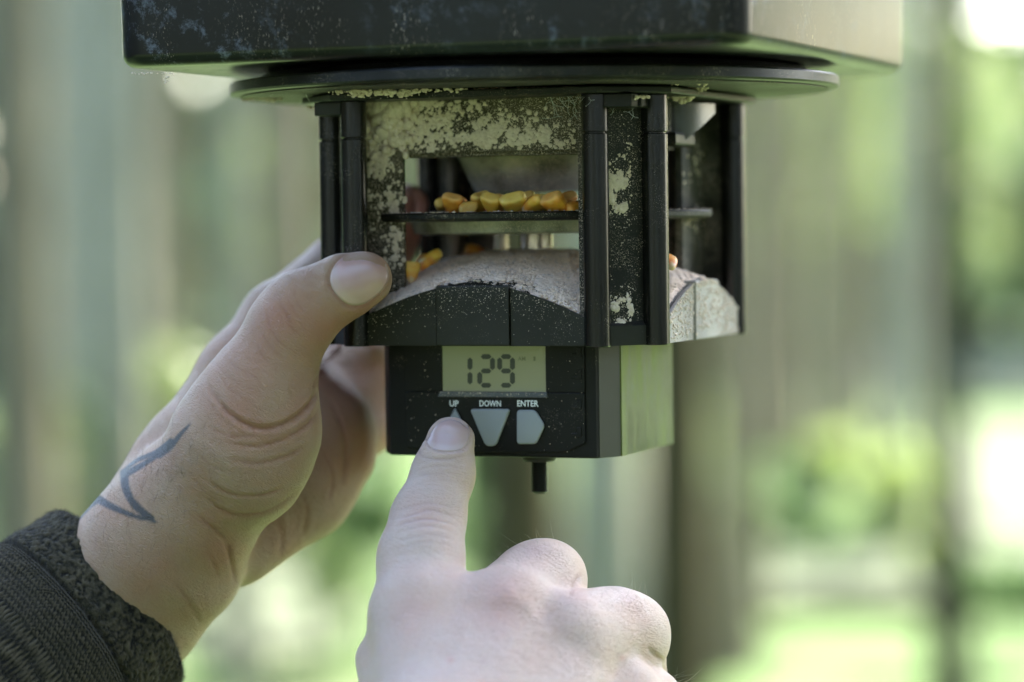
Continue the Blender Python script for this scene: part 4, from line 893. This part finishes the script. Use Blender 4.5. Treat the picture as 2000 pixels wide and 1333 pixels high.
f_mid = {'k': 5, 'c': [((580, 760, 955), (690, 700, 985), 13, 11, 1, 4), ((690, 700, 985), (800, 690, 1010), 10, 9, 1, 3), ((800, 690, 1010), (880, 680, 1012), 9, 7.5, 1, 3)]}
f_ring = {'k': 4, 'c': [((620, 800, 952), (700, 770, 980), 12, 10.5, 1, 4), ((700, 770, 980), (800, 770, 1005), 10, 9, 1, 3), ((800, 770, 1005), (880, 765, 1010), 9, 7.5, 1, 3)]}
f_pink = {'k': 4, 'c': [((655, 850, 950), (705, 835, 975), 12, 10.5, 1, 4), ((705, 835, 975), (790, 815, 995), 10, 8.5, 1, 3), ((790, 815, 995), (850, 800, 1000), 8, 7, 1, 3)]}
creasesL = [
 ([(400, 745), (440, 800), (500, 836), (560, 826), (605, 790), (628, 745)], 5.5, 1.5, .65),
 ([(430, 860), (490, 872), (550, 860), (600, 830), (622, 800)], 4, .75, .3),
 ([(395, 830), (450, 852), (510, 852)], 3.5, .35, .2),
 ([(440, 895), (500, 905), (560, 892), (605, 865)], 5, .45, .25), ([(400, 935), (450, 965), (510, 968), (560, 952)], 4, .6, .3), ([(390, 962), (440, 1000), (500, 1005), (550, 985), (590, 950)], 5, .6, .25),
 ([(380, 1000), (415, 1030), (448, 1060)], 4, .5, .25), ([(445, 1058), (450, 1090), (463, 1150)], 5, .8, .3),
 ([(395, 1060), (415, 1095), (432, 1140)], 4.0, .3, .15), ([(335, 1130), (370, 1180), (395, 1225)], 5, .35, .2),
 ([(622, 720), (655, 690), (664, 680)], 4, 1.0, .3), ([(610, 770), (618, 740), (640, 715)], 3.5, .6, .2),
 ([(545, 590), (560, 615), (570, 640), (590, 660)], 3.2, .45, .25), ([(520, 600), (528, 640), (550, 672), (585, 690)], 3, .38, .2), ([(575, 560), (580, 590), (598, 612)], 2.6, .25, .12),
 ([(510, 645), (530, 680), (560, 705)], 2.8, .28, .15), ([(555, 570), (570, 600), (585, 625), (600, 655)], 2.5, .25, .1), ([(500, 665), (515, 700), (545, 728)], 2.6, .22, .12),
 ([(420, 720), (455, 765), (505, 795)], 2.6, .28, .15), ([(410, 700), (450, 740), (500, 765)], 2.4, .22, .12), ([(400, 770), (430, 815), (470, 842)], 2.4, .25, .12),
 ([(430, 690), (470, 725), (520, 745)], 2.4, .18, .1), ([(380, 880), (420, 915), (470, 925)], 3, .25, .15), ([(370, 920), (400, 960), (440, 985)], 3, .25, .15), ([(350, 990), (395, 1020), (440, 1035)], 3, .25, .15),
 ([(640, 775), (668, 835), (676, 890), (668, 950)], 5, .6, .25), ([(625, 870), (650, 930), (640, 985)], 4, .4, .2), ([(590, 960), (600, 1000), (590, 1050)], 5, .35, .2), ([(540, 1000), (550, 1050), (545, 1095)], 6, .3, .2),
 ([(664, 478 + 190), (650, 690), (640, 700)], 3, .4, .1),
]
import itertools as _it
for k_, (a_, b_) in enumerate(_it.product(range(7), range(2))):     # fine cross wrinkles along the thumb
    t_ = a_ / 7; cx_ = 470 - 55 * t_ + b_ * 60; cy_ = 690 + 150 * t_ + b_ * 12
    creasesL.append(([(cx_ - 28, cy_ - 18), (cx_, cy_ + 6), (cx_ + 34, cy_ + 18)], 1.9, .13, .07))
spotsL = [(545, 620, 45, .45), (520, 690, 55, .25), (470, 800, 60, .3), (430, 1080, 40, .55), (640, 640, 40, .25), (720, 620, 40, .5), (700, 860, 90, .35), (760, 880, 60, .8), (700, 720, 80, .8), (805, 420, 80, 1.0), (560, 1080, 50, .3)]  # redness; the strongest put the shade on the far fingers into colour
marksL = [([(372, 828), (355, 846), (333, 872), (310, 888)], 1.5, 8), ([(335, 862), (305, 884), (270, 898), (243, 918)], 6, 3), ([(310, 888), (275, 910), (244, 926)], 4, 7), ([(242, 924), (246, 955), (262, 985), (296, 1013)], 8, 6), ([(303, 1019), (262, 1008), (222, 992), (190, 974)], 2.5, 8), ([(190, 975), (168, 992), (140, 1022)], 7, 8), ([(262, 985), (290, 1012), (304, 1019)], 8, 2)]
LH, bvL = make_hand('hand', [wrist, palm, thumb, f_index, f_mid, f_ring, f_pink], PM(0, 1333, 850) - np.array([35, 0, 40]), (PM(900, 380, 1040) + np.array([6, 0, 12])), .8,
     creasesL, spotsL, marksL, SK_T, 'hand with zigzag wrist tattoo, thumb on the cage post, in a dark sleeve', bumps=[(555, 610, 30, 30, .5), (430, 1020, 35, 20, .4)], beds=[(702, 541, math.radians(-38), 57, 50)])
nailT = nail_mat('thumb_nail_plate', (.40, .245, .20), (.42, .31, .24), 1)
nail(LH, bvL, 702, 541, math.radians(-38), 57, 50, nailT, ex=2.4, lift=.32)
# ---- right hand: index finger on the UP button
r_index = {'k': 7, 'c': [((880, 862, 884), (866, 925, 880), 7.6, 9.2, .85, 3), ((866, 925, 880), (836, 1015, 872), 9.2, 11.0, .95, 4), ((836, 1015, 872), (822, 1090, 862), 11.0, 12.0, 1, 4), ((822, 1090, 862), (818, 1190, 850), 12.2, 13.6, 1, 6)]}
r_back = {'k': 5, 'c': [((815, 1210, 846), (850, 1480, 815), 13.5, 16, .9, 8), ((990, 1210, 848), (940, 1500, 812), 14.5, 17, .8, 10), ((1115, 1270, 850), (1030, 1520, 815), 13, 17, .8, 10), ((1210, 1365, 856), (1110, 1560, 822), 12, 16, .8, 8), ((900, 1250, 846), (900, 1500, 812), 15, 18, .8, 10), ((850, 1480, 815), (880, 1800, 790), 20, 22, .9, 10), ((1080, 1520, 820), (980, 1800, 790), 20, 22, .9, 10), ((745, 1290, 852), (800, 1450, 830), 8, 12, 1, 8)]}
r_mid = {'k': 5, 'c': [((985, 1200, 850), (1050, 1140, 874), 13.5, 12.2, 1, 6), ((965, 1215, 852), (1035, 1148, 870), 11.5, 11.2, 1, 6), ((1050, 1140, 874), (1066, 1134, 882), 12.2, 11.8, 1, 4), ((1066, 1134, 882), (1092, 1205, 908), 11.2, 9.8, 1, 6), ((1085, 1215, 912), (1055, 1275, 905), 9, 8, 1, 3)]}
r_ring = {'k': 3.5, 'c': [((1115, 1262, 850), (1205, 1236, 872), 13, 12.0, 1, 6), ((1100, 1235, 850), (1180, 1226, 868), 11.5, 11, 1, 8), ((1205, 1236, 872), (1228, 1240, 878), 12.2, 12, 1, 4), ((1228, 1240, 878), (1244, 1318, 902), 11.2, 9.6, 1, 6), ((1240, 1325, 905), (1210, 1385, 898), 9, 8, 1, 3)]}
r_pink = {'k': 3.5, 'c': [((1205, 1360, 856), (1268, 1372, 872), 11.5, 10.4, 1, 5), ((1268, 1372, 872), (1290, 1450, 895), 9, 8, 1, 3), ((1290, 1450, 895), (1260, 1500, 888), 8, 7, 1, 3)]}
r_thumb = {'k': 6, 'c': [((800, 1600, 815), (735, 1450, 845), 15, 12, 1, 6), ((735, 1450, 845), (790, 1370, 880), 10.5, 9.5, 1, 4), ((790, 1370, 880), (860, 1330, 900), 9, 8, 1, 3)]}
creasesR = []
for (yy, dp) in ((985, .25), (1000, .35), (1016, .55), (1030, .3), (1046, .28), (1060, .2)):
    creasesR.append(([(768, yy + 14), (800, yy + 2 + (yy % 7)), (835, yy - 3), (870, yy + 3), (897, yy + 12)], 3.0, dp, dp * .5))
for (yy, dp) in ((900, .22), (912, .28), (926, .2), (940, .12)): creasesR.append(([(808, yy + 8), (840, yy), (875, yy - 1), (914, yy + 6)], 2.6, dp, dp * .4))
for j in range(16):
    yy = 950 + j * 11 + rng.normal() * 3; x_ = 790 - j * 2.2; creasesR.append(([(x_ + rng.normal() * 10, yy + 6), (x_ + 40, yy), (x_ + 85 + rng.normal() * 10, yy + 5)], 2.0, .10, .05))
creasesR += [([(818, 872), (822, 890), (850, 896), (885, 895), (912, 888)], 2.8, .5, .25), ([(1110, 1165), (1122, 1140), (1138, 1118)], 4, .8, .2),
 ([(1262, 1262), (1285, 1285), (1308, 1296)], 5, 1.0, .2), ([(960, 1140), (1020, 1180), (1070, 1240), (1120, 1300)], 16, -.55, 0), ([(905, 1185), (900, 1260), (890, 1333)], 15, -.25, 0), ([(800, 1190), (790, 1250), (770, 1333)], 12, -.3, 0)]
for (kx, ky, w_) in ((1062, 1072, 34), (1232, 1172, 34)):
    for q in range(5): creasesR.append(([(kx - w_ + q * 3, ky + 8 - q * 1 + q * 6), (kx, ky - 6 + q * 7), (kx + w_ - q * 2, ky + 10 + q * 7)], 2.2, .22, .1))
for (kx, ky) in ((985, 1168), (1100, 1232), (805, 1195)):
    for q in range(4): creasesR.append(([(kx - 30, ky - 14 + q * 11), (kx, ky - 18 + q * 11), (kx + 30, ky - 10 + q * 11)], 2.4, .14, .06))
spotsR = [(1060, 1085, 40, .22), (1235, 1185, 40, .22), (940, 1210, 60, .2), (760, 1260, 60, .15), (985, 1165, 45, .45), (800, 1200, 50, .35), (1000, 1205, 50, .25), (880, 1290, 7, .8), (1215, 1285, 6, .8), (830, 1020, 40, .12), (1130, 1160, 20, .5), (905, 870, 30, .3), (1090, 1250, 60, .15)]
RH, bvR = make_hand('hand', [r_back, r_index, r_mid, r_ring, r_pink, r_thumb], PM(620, 1800, 830) - np.array([5, 60, 10]), (PM(1420, 790, 900) + np.array([0, 40, 6])), .8,
     creasesR, spotsR, [], SK_P, 'hand pointing upward, its index fingertip pressing the button marked UP', bumps=[(985, 1165, 36, 24, .9), (800, 1195, 40, 40, .5), (1100, 1228, 34, 24, .7), (1062, 1078, 26, 14, .5), (1100, 1092, 14, 18, .3), (1232, 1178, 26, 14, .5), (1275, 1215, 14, 20, .3)], axis=-1.3, beds=[(874, 846, math.radians(-88), 36, 42)])
nailP = nail_mat('index_nail_plate', (.40, .265, .225), (.46, .35, .30), 1)
nail(RH, bvR, 874, 846, math.radians(-88), 36, 43, nailP, ex=2.7, lift=.3)
HB = mat('blond_hair', (.45, .38, .28), .5); HD = mat('dark_hair', (.09, .065, .04), .5)
hairs(RH, bvR, [(1060, 1075, 28, -1.9), (1215, 1175, 26, -1.5), (1320, 1320, 14, -.6), (1000, 1100, 22, -2.4)], 110, HB, .0060, 3)
hairs(LH, bvL, [(260, 1050, 50, -1.2), (230, 1010, 40, -1.4), (330, 880, 40, -1.2), (340, 960, 40, -1.1), (300, 920, 40, -1.2)], 260, HD, .0050, 4)
# ---- sleeves
def knit():
    m = mat('dark_olive_knit', (.03, .028, .018), .95); b = m.node_tree.nodes["Principled BSDF"]; b.inputs["Sheen Weight"].default_value = .08; b.inputs["Sheen Roughness"].default_value = .5; b.inputs["Specular IOR Level"].default_value = .1
    tc = N(m, "ShaderNodeTexCoord"); at = N(m, "ShaderNodeVertexColor", layer_name='tint'); n = N(m, "ShaderNodeTexNoise", i_Scale=900.0, i_Detail=5.0, i_Roughness=.7); lk(m, tc.outputs["Object"], n.inputs[0])
    n2 = N(m, "ShaderNodeTexNoise", i_Scale=90.0, i_Detail=3.0); lk(m, tc.outputs["Object"], n2.inputs[0]); s_ = math_(m, 'MULTIPLY_ADD', math_(m, 'SUBTRACT', n.outputs[0], .5), .9, at.outputs[0])
    c = ramp(m, s_, [(.05, (.004, .0038, .003)), (.4, (.026, .022, .011)), (.95, (.068, .057, .032))]); lk(m, mixc(m, ramp(m, n2.outputs[0], [(.4, (0, 0, 0)), (.65, (.35, .35, .35))]), c, (.02, .019, .011)), b.inputs["Base Color"])  # gaps between stitches darkened: their shade put into the colour
    bp = N(m, "ShaderNodeBump", i_Strength=.8, i_Distance=.0006); lk(m, n.outputs[0], bp.inputs["Height"]); lk(m, bp.outputs[0], b.inputs["Normal"]); return m
KN = knit(); FZ = mat('wool_fibre', (.05, .044, .03), .9)
def sleeve(hand, c0, axis, across, wds, name='sleeve', seed=0, fuzz=34000):
    """tube of cloth round the forearm. c0 opening centre (mm), rings from the opening backward: (distance mm, half width, half depth)"""
    axis = axis / np.linalg.norm(axis); across = across - axis * (across @ axis); across /= np.linalg.norm(across); dep = np.cross(axis, across); nA = 520; rings = []
    for (s_, hw, hd, lift) in wds: rings.append((s_, hw, hd))
    ss = np.array([r[0] for r in rings]); K = 260; sv = np.linspace(0, 1, K)
    S = np.interp(sv * (len(ss) - 1), range(len(ss)), ss); HW = np.interp(sv * (len(ss) - 1), range(len(ss)), [r[1] for r in rings]); HD_ = np.interp(sv * (len(ss) - 1), range(len(ss)), [r[2] for r in rings])
    ker = np.ones(5) / 5; HW = np.convolve(np.pad(HW, 2, 'edge'), ker, 'valid'); HD_ = np.convolve(np.pad(HD_, 2, 'edge'), ker, 'valid')
    A = np.linspace(0, 2 * PI, nA, endpoint=False); SS, AA = np.meshgrid(S, A, indexing='ij'); fold = 1.6 * (fbm(np.stack([np.cos(AA) * 2.2, np.sin(AA) * 2.2, SS / 16.], -1), 3, 70 + seed) - .5) + .5 * (fbm(np.stack([np.cos(AA) * 14, np.sin(AA) * 14, SS / 2.2], -1), 3, 71) - .5)
    fold = fold * np.clip(np.arange(K) / 20, .35, 1)[:, None] * 1.6
    arc = AA * 36; rib = np.abs((((arc + 1.2 * fbm(np.stack([arc / 9, SS / 9, SS * 0 + 8], -1), 2, 95)) / 1.5) % 1) - .5) * 2; st = .5 + .5 * np.cos(2 * PI * (SS / 1.15 + .55 * rib + .9 * fbm(np.stack([arc / 5, SS / 5, SS * 0], -1), 3, 90))); body = st * (.45 + .55 * (1 - rib ** 3))
    nub = fbm(np.stack([arc / .95, SS / .95, SS * 0], -1), 2, 91); nub = np.clip((nub - .2) * 1.5, 0, 1); wb = np.clip((SS - 21) / 1.5, 0, 1); relief = body * wb + nub * (1 - wb); relief = relief * (.75 + .5 * fbm(np.stack([arc / 3., SS / 3., SS * 0 + 5], -1), 3, 92))
    seam = np.exp(-((SS - 20.8) / .8) ** 2) * 1.0; fold = fold + relief * .55 - seam
    V = c0 - axis * SS[..., None] + across * ((HW[:, None] + fold) * np.cos(AA))[..., None] + dep * ((HD_[:, None] + fold) * np.sin(AA))[..., None]; idx = np.arange(K * nA).reshape(K, nA)
    Q = np.stack([idx[:-1], np.roll(idx[:-1], -1, 1), np.roll(idx[1:], -1, 1), idx[1:]], -1).reshape(-1, 4); Vf = V.reshape(-1, 3); me = npmesh(name, Vf * .001, Q); ca = me.color_attributes.new('tint', 'FLOAT_COLOR', 'POINT'); ca.data.foreach_set('color', np.repeat(np.clip(relief, 0, 1).astype(np.float32).reshape(-1, 1), 4, 1).ravel()); o = link(name, me, KN, hand, True)
    r = np.random.default_rng(seed); Nn = vnormals(Vf, Q); Nn = Nn if ((Nn * (Vf - c0)).sum(1).mean() > 0) else -Nn; k = r.integers(nA * 6, len(Vf) - nA, fuzz); p = Vf[k] + r.normal(size=(fuzz, 3)) * .25; d = Nn[k] * .8 + r.normal(size=(fuzz, 3)) * .55; d /= np.linalg.norm(d, axis=1)[:, None]; sd = np.cross(d, r.normal(size=(fuzz, 3))); sd /= np.linalg.norm(sd, axis=1)[:, None]
    L_ = r.uniform(.3, 1.3, (fuzz, 1)); T_ = np.stack([p - sd * .06, p + sd * .06, p + d * L_], 1).reshape(-1, 3); f = link('fuzz', npmesh('fuzz', T_ * .001, np.arange(3 * fuzz).reshape(-1, 3)), FZ, o); f['kind'] = 'stuff'; return o
oc = PM(224, 1171, 921); a1 = PM(320, 1102, 925) - PM(240, 1160, 916); ac = PM(90, 998, 921) - oc
sleeve(LH, oc, a1, ac, [(3, 30, 22, 0), (.0, 31.5, 24, 0), (-.4, 33.2, 26, 0), (.5, 34.6, 27.5, 0), (3, 35.0, 28, 0), (10, 35.2, 28.5, 0), (17, 35.6, 29, 0), (20, 35.8, 29, 0), (21.0, 34.4, 28, 0), (22, 35.6, 29, 0), (25, 37.2, 30, 0), (40, 39, 32, 0), (60, 42, 35, 0), (85, 46, 38, 0)], seed=2)
oc2 = PM(930, 1740, 800); sleeve(RH, oc2, PM(915, 1500, 818) - oc2, np.array([1., 0, 0]), [(3, 30, 22, 0), (0, 32, 24, 0), (0, 34, 26, 0), (20, 36, 28, 0), (24, 38, 30, 0), (60, 42, 34, 0)], seed=5, fuzz=500)
